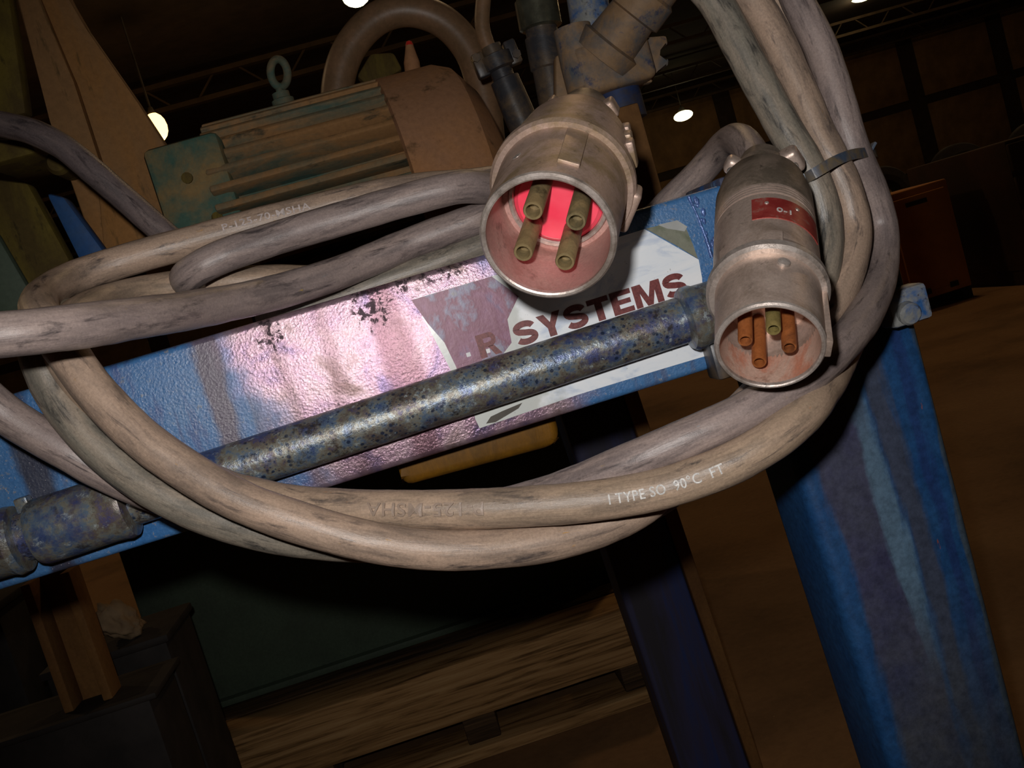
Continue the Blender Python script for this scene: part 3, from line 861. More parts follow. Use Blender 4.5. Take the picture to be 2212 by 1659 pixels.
# vertical pipe with plated coupling
YV = 0.94
vp = thing('riser_pipe', 'dark riser pipe with a shiny plated coupling left of the valve', 'pipe', on(1190, 330, YV))
p0 = on(1150, -40, YV); p1 = on(1218, 330, YV); ax = p1 - p0; LN = ax.length
rr = 0.0150
lathe('pipe', p0, ax, [(0, 0), (0, rr), (LN * 0.32, rr), (LN * 0.32, rr * 1.12), (LN * 0.50, rr * 1.12), (LN * 0.51, rr), (LN, rr), (LN, 0)], DARKSTEEL, vp, 28)
lathe('coupling', p0 + ax * 0.03, ax, [(0, rr), (0, rr * 1.2), (LN * 0.07, rr * 1.2), (LN * 0.075, rr * 1.34), (LN * 0.235, rr * 1.34), (LN * 0.245, rr * 1.15), (LN * 0.245, rr)], CHROME, vp, 32)

# valve
va = thing('strainer_valve', 'dusty cast valve with a wing tab in front of the pipes', 'valve', on(1300, 330, 0.86))
YC = 0.86
c0 = on(1262, 215, YC)
p0 = on(1232, 120, YC); p1 = on(1400, 150, YC)
ax, u, v = frame(p1 - p0, EZ)
box('body', on(1318, 145, YC), (0.033, 0.022, 0.021), VALVE, va, (EX, EY, EZ), 0.006, 3)
lathe('side_port', on(1235, 60, YC - 0.004), on(1268, 190, YC - 0.004) - on(1235, 60, YC - 0.004), [(0, 0), (0, 0.016), (0.030, 0.0175), (0.052, 0.0175), (0.058, 0.013), (0.062, 0)], VALVE, va, 32)
yb0 = on(1318, 100, YC - 0.015); yb1 = on(1405, -20, YC - 0.035)
ya = yb1 - yb0; YL = ya.length
lathe('branch', yb0, ya, [(-0.012, 0), (-0.012, 0.026), (0.002, 0.0275), (0.004, 0.023), (YL * 0.55, 0.021), (YL * 0.58, 0.025), (YL * 0.95, 0.025), (YL * 1.0, 0.022), (YL * 1.6, 0.022), (YL * 1.6, 0)], VALVE, va, 40)
# wing tab
tabp = [on(1392, 80, YC), on(1440, 76, YC), on(1444, 96, YC), on(1422, 104, YC), on(1420, 124, YC), on(1446, 126, YC), on(1444, 142, YC), on(1416, 150, YC), on(1410, 178, YC), on(1388, 180, YC)]
prism('wing_tab', tabp, (0, 0.012, 0), VALVE, va, 0.002)
lathe('blue_pipe', on(1262, -50, YC + 0.02), on(1278, 60, YC + 0.02) - on(1262, -50, YC + 0.02), [(0, 0), (0, 0.018), (0.09, 0.018), (0.09, 0)], BLUEW, va, 28)
prism('flange_plate', [on(1200, 118, YC + 0.03), on(1245, 112, YC + 0.03), on(1252, 230, YC + 0.03), on(1225, 262, YC + 0.03), on(1200, 240, YC + 0.03)], (0, 0.015, 0), VALVE, va, 0.003)
lathe('outlet_pipe', on(1330, 190, YC + 0.01), -EZ, [(0, 0), (0, 0.02), (0.03, 0.02), (0.03, 0.0135), (0.20, 0.0135), (0.20, 0)], mat_dusty('blue_grey_pipe', C(44, 62, 104), C(70, 66, 70), 0.4, 30, 0.6), va, 24)
# ---- ochre sheet guard at upper left
YO = 1.0
gd = thing('sheet_guard', 'tall ochre folded sheet steel guard at the upper left', 'guard', on(250, 540, YO))
tp = [on(120, -60, YO), on(20, -60, YO - 0.02), on(108, 260, YO - 0.02), on(205, 545, YO), on(330, 545, YO), on(383, 520, YO), on(378, 345, YO), on(295, 219, YO), on(180, 62, YO)]
prism('back_sheet', tp, (0, 0.02, 0), GUARD, gd, 0.002)
prism('front_fold', [on(20, -60, YO - 0.03), on(60, -60, YO - 0.03), on(160, 180, YO - 0.03), on(238, 420, YO - 0.03), on(262, 545, YO - 0.03), on(205, 545, YO - 0.03), on(108, 262, YO - 0.03)], (0, 0.012, 0), GUARD, gd, 0.002)
prism('lower_gusset', [on(212, 420, YO - 0.05), on(268, 408, YO - 0.05), on(318, 500, YO - 0.05), on(316, 545, YO - 0.05), on(226, 560, YO - 0.05)], (0, 0.012, 0), GUARD, gd, 0.002)
prism('edge_strip', [on(-40, -60, YO - 0.05), on(12, -60, YO - 0.05), on(56, 245, YO - 0.05), on(-40, 262, YO - 0.05)], (0, 0.02, 0), OLDYEL, gd, 0.003)
prism('top_ledge', [on(-40, 300, YO - 0.09), on(62, 300, YO - 0.09), on(80, 330, YO - 0.09), on(-40, 362, YO - 0.09)], (0, 0.10, 0), OLDYEL, gd, 0.003)
st = prism('blue_brace', [on(96, 415, 0.9), on(138, 425, 0.9), on(238, 560, 0.9), on(176, 575, 0.9)], (0, 0.02, 0), mat_dusty('plain_blue_paint', C(40, 84, 140), C(56, 90, 134), 0.4, 20, 0.6), None, 0.004)
tag(st, 'short blue steel brace slanting down to the cable coil at left', 'brace')
o = prism('ochre_cover_plate', [on(-60, 380, 0.96), on(60, 395, 0.96), on(150, 560, 0.96), on(120, 680, 0.96), on(-60, 700, 0.96)], (0, 0.02, 0), OLDYEL, None, 0.004)
tag(o, 'dark stained ochre cover plate at the left edge behind the coil', 'plate')
o = prism('ribbed_cover_strip', [on(-60, 470, 0.93), on(-10, 500, 0.93), on(60, 620, 0.93), on(60, 680, 0.93), on(-60, 690, 0.93)], (0, 0.012, 0), GREEN, None, 0.004)
tag(o, 'dark green strip crossing the ochre cover plate at the left edge', 'strip')
lathe('_', V((0, 0, -5)), EZ, [(0, 0), (0, .01), (.01, 0)], OLDYEL); bpy.data.objects.remove(bpy.data.objects['_'])
q = on(122, 350, 0.93)
tag(lathe('latch_knob', q + EY * 0.04, -EY, [(0, 0), (0, 0.011), (0.035, 0.011), (0.04, 0.008), (0.042, 0)], OLDYEL, None, 24), 'small pale round knob on the sheet guard beside the black cord', 'knob')

# ================================================================== the blue frame
frm = thing('machine_stand', 'blue painted steel machine stand with stained beam, legs and torn white label', 'stand', on(1700, 700, 0.66))
frm.location.z = 0; WM[frm.name] = Matrix.Translation(frm.location)
tl, tr_ = on(205, 796, YB), on(1548, 403, YB)
bl, br_ = on(200, 1209, YB), on(1500, 812, YB)
zt1, zb1 = (tl.z + tr_.z) / 2, (bl.z + br_.z) / 2
print('beam z', tl.z, tr_.z, bl.z, br_.z)
BX0, BX1 = on(-260, 1100, YB).x, on(1640, 600, YB).x
TH, FD = 0.006, 0.040
bm = bmesh.new()
prof = [(YB, zb1), (YB, zt1), (YB + FD, zt1), (YB + FD, zt1 - TH), (YB + TH, zt1 - TH), (YB + TH, zb1 + TH), (YB + FD, zb1 + TH), (YB + FD, zb1)]
ra = [bm.verts.new((BX0, y, z)) for y, z in prof]; rb = [bm.verts.new((BX1, y, z)) for y, z in prof]
bm.faces.new(ra); bm.faces.new(rb[::-1])
for i in range(8):
    bm.faces.new([ra[i], rb[i], rb[(i + 1) % 8], ra[(i + 1) % 8]])
es = [e for e in bm.edges if abs(e.verts[0].co.x - e.verts[1].co.x) > 0.1 and abs(e.verts[0].co.y - YB) < 1e-5]
bmesh.ops.bevel(bm, geom=es, offset=0.0035, segments=4, profile=0.5, affect='EDGES')
beam = bmobj('beam', bm, BEAM, frm, 40)

# leg socket (outer sleeve) and front leg
YSK = 0.625
sr_t, sr_b = on(1872, 305, YSK), on(1974, 692, YSK)
sxr = (sr_t.x + sr_b.x) / 2
sxl = BX1
szt, szb = sr_t.z, on(1913, 694, YSK).z
box('leg_socket', ((sxl + sxr) / 2, YSK + 0.05, (szt + szb) / 2), ((sxr - sxl) / 2, 0.05, (szt - szb) / 2), LEG, frm, bevel=0.004, seg=3)
box('gusset', (BX1 - 0.002, YB + 0.045, (zt1 + zb1) / 2), (0.006, 0.045, (zt1 - zb1) / 2 + 0.004), LEG, frm, bevel=0.002)
lug = box('bolt_lug', on(1950, 660, YSK - 0.006), (0.014, 0.010, 0.012), BLUEW, frm, bevel=0.003)
bq = on(1956, 674, YSK - 0.014)
lathe('bolt', bq, V((0, -1, -0.25)), [(-0.004, 0), (-0.004, 0.0075), (0.006, 0.0075), (0.008, 0.006), (0.009, 0)], BLUEW, lug, 16)
YLG = 0.645
lp = [on(1590, 600, YLG), on(1711, 983, YLG), on(1787, 1226, YLG), on(1857, 1436, YLG), on(1925, 1659, YLG)]
# straight leg fitted through the measured edges
e0 = (on(1711, 983, YLG), on(1921, 1647, YLG)); e1 = (on(1985, 702, YLG), on(2202, 1558, YLG))
def edge_x(e, z):
    f = (z - e[0].z) / (e[1].z - e[0].z)
    return e[0].x + (e[1].x - e[0].x) * f
def leg(name, e0, e1, Y, depth, ztop, mat, bev):
    bm = bmesh.new()
    vs_ = []
    for z in (ztop, 0.0):
        xl_, xr_ = edge_x(e0, z), edge_x(e1, z)
        vs_.append([bm.verts.new(p) for p in ((xl_, Y, z), (xr_, Y, z), (xr_, Y + depth, z), (xl_, Y + depth, z))])
    bm.faces.new(vs_[0]); bm.faces.new(vs_[1][::-1])
    for i in range(4):
        bm.faces.new([vs_[0][i], vs_[1][i], vs_[1][(i + 1) % 4], vs_[0][(i + 1) % 4]])
    bmesh.ops.bevel(bm, geom=list(bm.edges), offset=bev, segments=4, profile=0.5, affect='EDGES')
    return bmobj(name, bm, mat, frm, 40)
leg('leg', e0, e1, YLG, 0.075, szb + 0.12, mat_front_leg(e0, e1), 0.009)
# rear leg
YRL = 1.30
f0 = (on(1229, 950, YRL), on(1468, 1656, YRL)); f1 = (on(1378, 950, YRL), on(1600, 1600, YRL))
lg = leg('leg', f0, f1, YRL, 0.08, zt1, LEGB, 0.004)
f2 = (on(1392, 950, YRL), on(1618, 1600, YRL)); f3 = (on(1415, 950, YRL), on(1640, 1600, YRL))
leg('leg_edge_angle', (on(1380, 950, YRL), on(1602, 1600, YRL)), (on(1412, 950, YRL), on(1628, 1600, YRL)), YRL - 0.004, 0.03, zt1, RUST, 0.002)
box('cross_member', (BX1 + 0.05, (0.72 + YRL) / 2, zt1 - 0.03), (0.025, (YRL - 0.72) / 2, 0.025), LEGB, frm, bevel=0.003)
zrl = on(900, 760, 0.82).z
box('rear_rail', ((BX0 + BX1) / 2, 0.82, zrl), ((BX1 - BX0) / 2 + 0.06, 0.02, 0.026), LEGB, frm, bevel=0.003)
xu, zu = on(1372, 320, 0.855).x, on(1345, 234, 0.855).z
box('upright', (xu, 0.853, (zrl + zu) / 2), (0.010, 0.010, (zu - zrl) / 2), RUST, frm, bevel=0.002)
# glossy weld / paint run at the beam's right end
wp = Path([on(1487, 424, YB - 0.0005), on(1500, 452, YB - 0.0005), on(1512, 480, YB - 0.0005), on(1524, 512, YB - 0.0005), on(1538, 556, YB - 0.0005)], 0.002)
tube('weld_bead', wp, 0.0011, WELD, frm, 10, 0.0006)
bm = bmesh.new()
for i in range(12):
    t_ = random.random(); q = on(1500 + 34 * t_ + random.uniform(-6, 18), 420 + 110 * t_ + random.uniform(-10, 10), YB)
    bmesh.ops.create_icosphere(bm, subdivisions=1, radius=random.uniform(0.0008, 0.0018), matrix=Matrix.Translation(q) @ Matrix.Diagonal((1.0, 0.5, 1.8, 1)))
bmobj('paint_blisters', bm, WELD, frm, 60)
# end bracket under the plug
box('end_bracket', on(1552, 775, YB - 0.006), (0.006, 0.010, 0.011), DARKSTEEL, frm, bevel=0.002)

# ---- torn label on the beam
def face(px, py, h=0.0): 
    return on(px, py, YB - h)
lab = prism('label', [face(*q) for q in ((893, 646), (1068, 595), (1392, 495), (1509, 561), (1516, 600), (1527, 768), (1400, 806), (1250, 852), (1036, 925), (1000, 850))], (0, -0.0004, 0), STICK, frm)
prism('scraped_patch', [face(*q, 0.0004) for q in ((888, 648), (1062, 597), (1120, 640), (1096, 690), (1105, 740), (1060, 800), (1020, 880), (1032, 926), (985, 792), (960, 740), (925, 700))], (0, -0.0003, 0), SCRAPE, lab)
prism('peeled_corner', [face(*q) for q in ((1394, 494), (1462, 478), (1480, 490), (1496, 528), (1507, 559), (1460, 530))], (0, -0.0006, 0), OLIVEP, lab)
prism('corner_backing', [face(*q) for q in ((1420, 486), (1462, 476), (1484, 490), (1478, 500), (1440, 494))], (0, -0.0009, 0), mat_plain('grey_backing', C(150, 152, 150), 0.6), lab)
LW = {'S': 0.98, 'Y': 1.04, 'T': 0.92, 'E': 0.90, 'M': 1.22, 'R': 1.02}
def letter_polys(ch):
    """heavy grotesque capitals in a box LW[ch] wide and 1 high, as convex-ish polygons"""
    w = LW[ch]; s_ = 0.31
    if ch == 'T':
        return [[(0, .77), (w, .77), (w, 1), (0, 1)], [(w / 2 - s_ / 2, 0), (w / 2 + s_ / 2, 0), (w / 2 + s_ / 2, .77), (w / 2 - s_ / 2, .77)]]
    if ch == 'E':
        return [[(0, 0), (s_, 0), (s_, 1), (0, 1)], [(s_, .78), (w, .78), (w, 1), (s_, 1)], [(s_, .40), (w * .92, .40), (w * .92, .61), (s_, .61)], [(s_, 0), (w, 0), (w, .22), (s_, .22)]]
    if ch == 'Y':
        return [[(0, 1), (.33, 1), (w / 2, .62), (w / 2, .38), (w / 2 - s_ / 2, .38)], [(w, 1), (w / 2 + s_ / 2, .38), (w / 2, .38), (w / 2, .62), (w - .33, 1)], [(w / 2 - s_ / 2, 0), (w / 2 + s_ / 2, 0), (w / 2 + s_ / 2, .38), (w / 2 - s_ / 2, .38)]]
    if ch == 'M':
        return [[(0, 0), (.28, 0), (.28, 1), (0, 1)], [(w - .28, 0), (w, 0), (w, 1), (w - .28, 1)], [(.28, 1), (.28, .62), (w / 2 - .12, 0), (w / 2, 0), (w / 2, .36), (.38, 1)], [(w - .28, 1), (w - .38, 1), (w / 2, .36), (w / 2, 0), (w / 2 + .12, 0), (w - .28, .62)]]
    out = []
    def stroke(pts, wd):
        n = len(pts)
        L_, R_ = [], []
        for i in range(n):
            a, b = pts[max(i - 1, 0)], pts[min(i + 1, n - 1)]
            tx, ty = b[0] - a[0], b[1] - a[1]
            l = math.hypot(tx, ty); tx, ty = tx / l, ty / l
            L_.append((pts[i][0] - ty * wd / 2, pts[i][1] + tx * wd / 2)); R_.append((pts[i][0] + ty * wd / 2, pts[i][1] - tx * wd / 2))
        for i in range(n - 1):
            out.append([L_[i], L_[i + 1], R_[i + 1], R_[i]])
    if ch == 'S':
        pts = [(.49 + .355 * cos(R(a)), .70 + .185 * sin(R(a))) for a in range(10, 271, 15)]
        pts = [(x, y) for x, y in pts if True]
        low = [(.49 + .365 * cos(R(a)), .305 + .19 * sin(R(a))) for a in range(80, -171, -15)]
        stroke(pts[:-3] + [(.49, .505)] + low[1:], 0.265)
    if ch == 'R':
        out.append([(0, 0), (s_, 0), (s_, 1), (0, 1)])
        out.append([(s_, .79), (.6, .79), (.6, 1), (s_, 1)]); out.append([(s_, .40), (.6, .40), (.6, .60), (s_, .60)])
        stroke([(.6 + .20 * cos(R(a)), .70 + .20 * sin(R(a))) for a in range(-90, 91, 15)], 0.21)
        out.append([(.46, .42), (.74, .42), (w, 0), (w - .32, 0)])
    return out
def beam_text(name, body, pa, pb, pc, mat, parent, offset=0.035, h=0.0008):
    """pa lower-left, pb lower-right, pc upper-left corners in the photo, on the beam face"""
    a_, b_, c_ = face(*pa), face(*pb), face(*pc)
    tot = sum(LW[c] for c in body) + 0.09 * (len(body) - 1)
    bm = bmesh.new(); x = 0.0
    for ch in body:
        for poly in letter_polys(ch):
            q = [a_ + (b_ - a_) * ((x + p[0]) / tot) + (c_ - a_) * p[1] for p in poly]
            f = [bm.verts.new(p - EY * h) for p in q]; g = [bm.verts.new(p + EY * 0.0001) for p in q]
            bm.faces.new(f); bm.faces.new(g[::-1])
            for i in range(len(q)):
                bm.faces.new([f[i], g[i], g[(i + 1) % len(q)], f[(i + 1) % len(q)]])
        x += LW[ch] + 0.09
    return bmobj(name, bm, mat, parent, 30)
beam_text('lettering', 'SYSTEMS', (1118, 750), (1487, 633), (1103, 702), MAROON, lab)
beam_text('lettering', 'R', (1040, 775), (1085, 761), (1025, 726), MAROON, lab, 0.035, 0.0010)
for (qx, qy) in ((1012, 766), (1054, 758)):
    box('white_fleck', face(qx, qy, 0.0008), (0.0012, 0.0002, 0.0012), mat_plain('white_fleck', C(236, 236, 240), 0.5), lab)
prism('tar_blot', [face(*q, 0.0004) for q in ((1060, 900), (1085, 888), (1128, 870), (1120, 882), (1090, 900), (1070, 912), (1050, 915))], (0, -0.0003, 0), mat_plain('tar', C(84, 78, 70), 0.6), lab)

# ================================================================== pipe in front of the beam
PR = 0.01335
YPI = YB - PR - 0.0008
pa, pb = on(560, 992, YPI), on(1445, 701, YPI)
pax = (pb - pa).normalized()
pi_ = thing('conduit_pipe', 'blue and rust mottled steel pipe with couplings along the beam', 'pipe', pa)
def pt(px, py): 
    return (on(px, py, YPI) - pa).dot(pax)
t_l, t_r = pt(40, 1180), pt(1500, 690)
lathe('pipe', pa, pax, [(t_l - 0.1, 0), (t_l - 0.1, PR), (t_r, PR), (t_r, 0)], PIPE, pi_, 48)
c0, c1 = pt(82, 1150), pt(282, 1080)
ofs = -EY * 0.0045
lathe('coupling', pa + ofs, pax, [(c0, 0), (c0, 0.0135), (c0 + 0.001, 0.0165), (c0 + 0.004, 0.0178), (c0 + 0.012, 0.0178), (c1 - 0.012, 0.0176), (c1 - 0.006, 0.0180), (c1 - 0.003, 0.0186), (c1, 0.0178), (c1 + 0.001, 0.0135), (c1 + 0.001, 0)], FIT, pi_, 48)
d0, d1 = pt(-60, 1210), pt(55, 1165)
lathe('coupling', pa + ofs, pax, [(d0, 0), (d0, 0.0165), (d1 - 0.008, 0.0172), (d1 - 0.004, 0.0186), (d1, 0.0178), (d1, 0)], FIT, pi_, 48)
box('lug', pa + pax * pt(62, 1100) + V((0, -0.004, 0.0165)), (0.0035, 0.004, 0.004), FIT, pi_, bevel=0.001)
g0, g1 = pt(1478, 690), pt(1552, 668)
of2 = -EY * 0.006 
lathe('end_fitting', pa + of2, pax, [(g0 - 0.002, 0), (g0 - 0.002, 0.0135), (g0 - 0.001, 0.0168), (g0 + 0.001, 0.0182), (g0 + 0.005, 0.0182), (g0 + 0.007, 0.0172), (g1 - 0.002, 0.0168), (g1, 0.0182), (g1 + 0.02, 0.0182), (g1 + 0.022, 0)], FIT, pi_, 48)

# ================================================================== cables
CRAD = 0.0094
def cable(name, label, pts, mat, r=CRAD):
    path = Path([at(*p) for p in pts])
    o = tube(name, path, r, mat, None, 24, 0.00035)
    tag(o, label, 'cable', 'heavy rubber power cables')
    return o, path
# outer strand of the bundle: right side, along the loop behind, out at left, back over the beam to the left plug
c1o, c1p = cable('power_cable', 'outermost bundle cable sweeping round to enter the plug with the red insulator',
    [(1690, -90, .575), (1722, 0, .57), (1772, 100, .565), (1805, 200, .562), (1832, 290, .56), (1852, 345, .562), (1882, 415, .57), (1904, 490, .575), (1906, 560, .565), (1893, 625, .543), (1862, 690, .515), (1815, 748, .49), (1740, 815, .468), (1650, 868, .457), (1560, 915, .452), (1460, 958, .452), (1350, 1004, .457), (1250, 1046, .468), (1140, 1082, .482), (980, 1112, .492), (800, 1120, .497), (640, 1118, .5), (480, 1100, .502), (340, 1068, .498), (230, 1022, .492), (140, 972, .487), (60, 925, .485), (0, 885, .482), (-70, 825, .472), (-140, 770, .44), (-150, 738, .405), (-90, 730, .388), (0, 724, .388), (150, 707, .405), (300, 687, .44), (450, 663, .49), (583, 635, .53), (700, 600, .555), (773, 573, .57), (874, 531, .582), (950, 502, .585), (1035, 471, .588), (1110, 440, .60), (1180, 385, .60), (1225, 320, .585), (1258, 262, .555), (1256, 268, .515)], CABLE_B)
# strand with the white print
c2o, c2p = cable('power_cable', 'loop cable carrying white print and raised lettering across the lower middle',
    [(1590, -160, .60), (1668, -30, .595), (1745, 140, .592), (1805, 290, .592), (1850, 420, .598), (1874, 520, .60), (1870, 600, .59), (1848, 690, .56), (1815, 770, .52), (1778, 838, .482), (1732, 897, .458), (1660, 955, .447), (1560, 1010, .445), (1436, 1054, .447), (1300, 1080, .449), (1148, 1093, .452), (1050, 1099, .455), (906, 1102, .46), (730, 1098, .470), (600, 1084, .480), (470, 1050, .483), (350, 985, .482), (240, 895, .478), (165, 810, .474), (130, 740, .475), (160, 690, .50), (230, 652, .545), (310, 631, .57), (420, 614, .585), (520, 610, .588), (600, 606, .592), (700, 606, .60), (800, 582, .61), (880, 550, .62)], CABLE_D)
# lowest strand
c3o, c3p = cable('power_cable', 'lowest front loop cable rising at left and running on behind above the beam',
    [(1540, -90, .562), (1625, 0, .558), (1684, 100, .553), (1730, 200, .55), (1768, 290, .547), (1796, 345, .545), (1826, 410, .545), (1845, 490, .545), (1838, 560, .538), (1815, 625, .53), (1780, 685, .522), (1735, 745, .512), (1690, 800, .502), (1630, 862, .49), (1560, 930, .482), (1470, 1010, .476), (1390, 1090, .472), (1300, 1136, .468), (1210, 1164, .463), (1100, 1182, .458), (1000, 1188, .454), (900, 1185, .451), (770, 1164, .448), (650, 1130, .447), (520, 1082, .447), (398, 1013, .448), (297, 938, .45), (205, 845, .454), (150, 770, .458), (112, 715, .462), (85, 672, .485), (100, 635, .525), (160, 600, .555), (240, 572, .568), (350, 540, .575), (450, 513, .58), (560, 483, .585), (700, 449, .59), (830, 419, .595), (920, 406, .60), (1010, 398, .605), (1120, 385, .62)], CABLE_A)
# second strand at left
c4o, c4p = cable('power_cable', 'left bundle cable speckled orange, curving behind the copper-pinned plug',
    [(1460, -90, .552), (1542, 0, .548), (1598, 100, .543), (1652, 200, .538), (1702, 290, .534), (1735, 345, .532), (1765, 410, .533), (1783, 490, .534), (1781, 560, .53), (1762, 630, .525), (1735, 690, .522), (1700, 760, .52), (1650, 840, .515), (1590, 910, .508), (1510, 1000, .502), (1420, 1075, .497), (1320, 1120, .493), (1200, 1150, .488), (1080, 1166, .482), (950, 1173, .478), (820, 1174, .474), (700, 1168, .472), (580, 1152, .471), (450, 1114, .472), (345, 1064, .473), (245, 995, .474), (165, 915, .475), (112, 835, .477), (85, 770, .478), (78, 715, .488), (110, 688, .515), (180, 680, .545), (300, 668, .57), (420, 655, .585)], CABLE_C)
# cord of the right plug
c5o, c5p = cable('power_cable', 'cord of the copper-pinned plug, bent back on itself between the upper coils',
    [(1652, 400, .515), (1640, 370, .535), (1622, 330, .555), (1602, 305, .575), (1578, 303, .60), (1545, 335, .625), (1500, 385, .64), (1450, 432, .65), (1400, 478, .66), (1330, 480, .665), (1250, 440, .66), (1170, 410, .645), (1100, 412, .60), (1040, 405, .575), (990, 405, .562), (900, 426, .558), (780, 460, .556), (680, 490, .556), (580, 520, .556), (490, 550, .556), (438, 574, .553), (408, 594, .557), (412, 608, .578), (470, 604, .598), (560, 592, .61)], CABLE_B)
CREM = 0.0
# black cord in the background at left
bp = Path([at(*p) for p in ((-80, 262, .74), (0, 268, .73), (70, 285, .72), (140, 320, .715), (210, 378, .71), (280, 438, .71), (350, 500, .71), (420, 560, .71))])
o = tube('rubber_cord', bp, 0.0094, mat_cable('rubber_dark_grey', C(112, 100, 100), C(134, 118, 114), C(58, 52, 54), 3.3, 0.7), None, 22, 0.0004)
tag(o, 'dark grey cord crossing the ochre sheet guard at the left', 'cable')
# cord lying under the upper coils, on the beam's top flange
bp = Path([at(*p) for p in ((560, 690, .585), (700, 655, .585), (850, 602, .587), (960, 562, .59), (1060, 522, .595), (1160, 480, .60), (1240, 470, .61))])
o = tube('rubber_cord', bp, 0.0094, CABLE_C, None, 22, 0.0004)
tag(o, 'shadowed cord lying along the top edge of the blue beam', 'cable')

# print on the cords
s_ = c2p.near(at(1448, 1050, .437))
cable_text('print', 'I TYPE SO  90°C  FT', c2p, CRAD, s_, 0.052, 0.0048, PRINT, c2o, False, -0.02)
s_ = c2p.near(at(912, 1104, .445))
cable_text('raised_lettering', 'P-125-MSHA', c2p, CRAD, s_, 0.054, 0.0058, EMBOSS, c2o, True, 0.02, 0.0009)
s_ = c3p.near(at(575, 478, .58))
cable_text('print', 'P-125-70-MSHA', c3p, CRAD, s_, 0.052, 0.0042, mat_plain('faded_print', C(176, 164, 160), 0.6, 0, 500, 0.4), c3o, False, 0.34)

# zip tie round the bundle
zt_ = thing('cable_tie', 'worn blue-grey cable tie strapped round the cable bundle', 'cable tie', at(1800, 360, .54))
loop = [(1728, 392, .535), (1760, 374, .517), (1800, 350, .523), (1840, 334, .538), (1872, 330, .555), (1890, 330, .575), (1880, 338, .605), (1830, 345, .612), (1780, 360, .612), (1735, 385, .585), (1718, 397, .555)]
LP = [at(*p) for p in loop]
zp = Path(LP + [LP[0], LP[1]], 0.002)
bnd_ax = (at(1880, 420, .56) - at(1845, 310, .56)).normalized()
def ribbon(name, path, half, thick, axis, mat, parent):
    bm = bmesh.new(); rs_ = []
    for i in range(len(path.P)):
        T = path.T[i]; w_ = (axis - T * axis.dot(T)).normalized(); n_ = T.cross(w_)
        rs_.append([bm.verts.new(path.P[i] + w_ * half * a_ + n_ * thick * b_) for a_, b_ in ((-1, -.5), (1, -.5), (1, .5), (-1, .5))])
    for p, q in zip(rs_[:-1], rs_[1:]):
        for k in range(4):
            bm.faces.new([p[k], q[k], q[(k + 1) % 4], p[(k + 1) % 4]])
    bm.faces.new(rs_[0]); bm.faces.new(rs_[-1][::-1])
    return bmobj(name, bm, mat, parent, 40)
TIE = mat_dusty('worn_blue_grey_nylon', C(78, 92, 112), C(128, 112, 86), 0.45, 60, 0.4, 0.5)
ribbon('strap', zp, 0.0028, 0.0014, bnd_ax, TIE, zt_)
hd = at(1727, 393, .522)
ta = (at(1760, 374, .517) - at(1728, 392, .535)).normalized()
box('head', hd, (0.0035, 0.0035, 0.0025), mat_plain('pale_nylon', C(170, 180, 190), 0.4), zt_, (ta, bnd_ax, ta.cross(bnd_ax)), 0.0008)
box('tail', at(1881, 322, .565), (0.004, 0.0026, 0.0008), TIE, zt_, (V((0.7, 0, 0.7)).normalized(), EY, V((-0.7, 0, 0.7)).normalized()), 0.0003)

# ================================================================== plugs
def pin(name, A, ax, u, v, off, t0, t1, r, mat, parent):
    o = A + u * off[0] + v * off[1]
    return lathe(name, o, ax, [(t1, 0), (t1, r), (t0 + 0.0006, r), (t0, r * 0.93), (t0, r * 0.72), (t0 + 0.0004, r * 0.68), (t0 + 0.007, r * 0.68), (t0 + 0.007, 0)], mat, parent, 28)
def plane_hit(px, py, A, ax):
    r = ray(px, py)
    return CAM + r * ((A - CAM).dot(ax) / r.dot(ax))

# ---- left plug (red insulator)
Fp = at(1183, 513, .40); Bp = at(1256, 268, .50)
ax = (Bp - Fp).normalized(); LT = (Bp - Fp).length
ax, u, v = frame(ax, CU); 
if v.dot(CR) < 0: v = -v
RL = 0.0277
k = LT / 0.122
pl = thing('industrial_plug', 'large round metal plug with red insulator and four brass pins above the label', 'plug', Fp)
lathe('barrel', Fp, ax, [(0.0, RL - 0.0022), (-0.0006, RL - 0.0012), (0.0, RL), (0.004, RL + 0.0002), (0.010, RL + 0.0003), (0.046 * k, RL + 0.0012), (0.046 * k, RL - 0.003), (0.036, RL - 0.003), (0.002, RL - 0.0022)], CAST_L, pl, 72, CU, closed=True)
bmx = bmesh.new()
add_lathe(bmx, Fp, ax, [(-0.0007, RL - 0.0024), (-0.0012, RL - 0.0017), (-0.0012, RL - 0.0007), (-0.0003, RL + 0.0002), (0.0012, RL + 0.0004), (0.0012, RL - 0.0024)], 72, CU, True)
bmobj('rim', bmx, RIM, pl, 30)
lathe('bore', Fp, ax, [(0.001, RL - 0.0023), (0.036, RL - 0.0032), (0.0365, 0.0)], BORE_L, pl, 64, CU)
lathe('collar', Fp, ax, [(0.044 * k, RL), (0.044 * k, RL + 0.0035), (0.046 * k, RL + 0.0048), (0.050 * k, RL + 0.0048), (0.052 * k, RL + 0.0035), (0.056 * k, RL + 0.0015), (0.056 * k, RL)], CAST_L, pl, 72, CU, closed=True)
lathe('body', Fp, ax, [(0.040, 0), (0.050 * k, RL + 0.001), (0.074 * k, RL + 0.0008), (0.075 * k, RL - 0.0006), (0.088 * k, RL - 0.001), (0.100 * k, RL - 0.0045), (0.112 * k, RL - 0.009), (0.118 * k, RL - 0.0125), (0.118 * k, 0)], CAST_L, pl, 64, CU)
ins = lathe('insulator', Fp, ax, [(0.0340, 0), (0.0336, 0.006), (0.0330, 0.0095), (0.0336, 0.013), (0.0334, 0.0175), (0.0352, 0.0195), (0.040, 0.0195), (0.040, 0)], REDINS, pl, 56, CU)
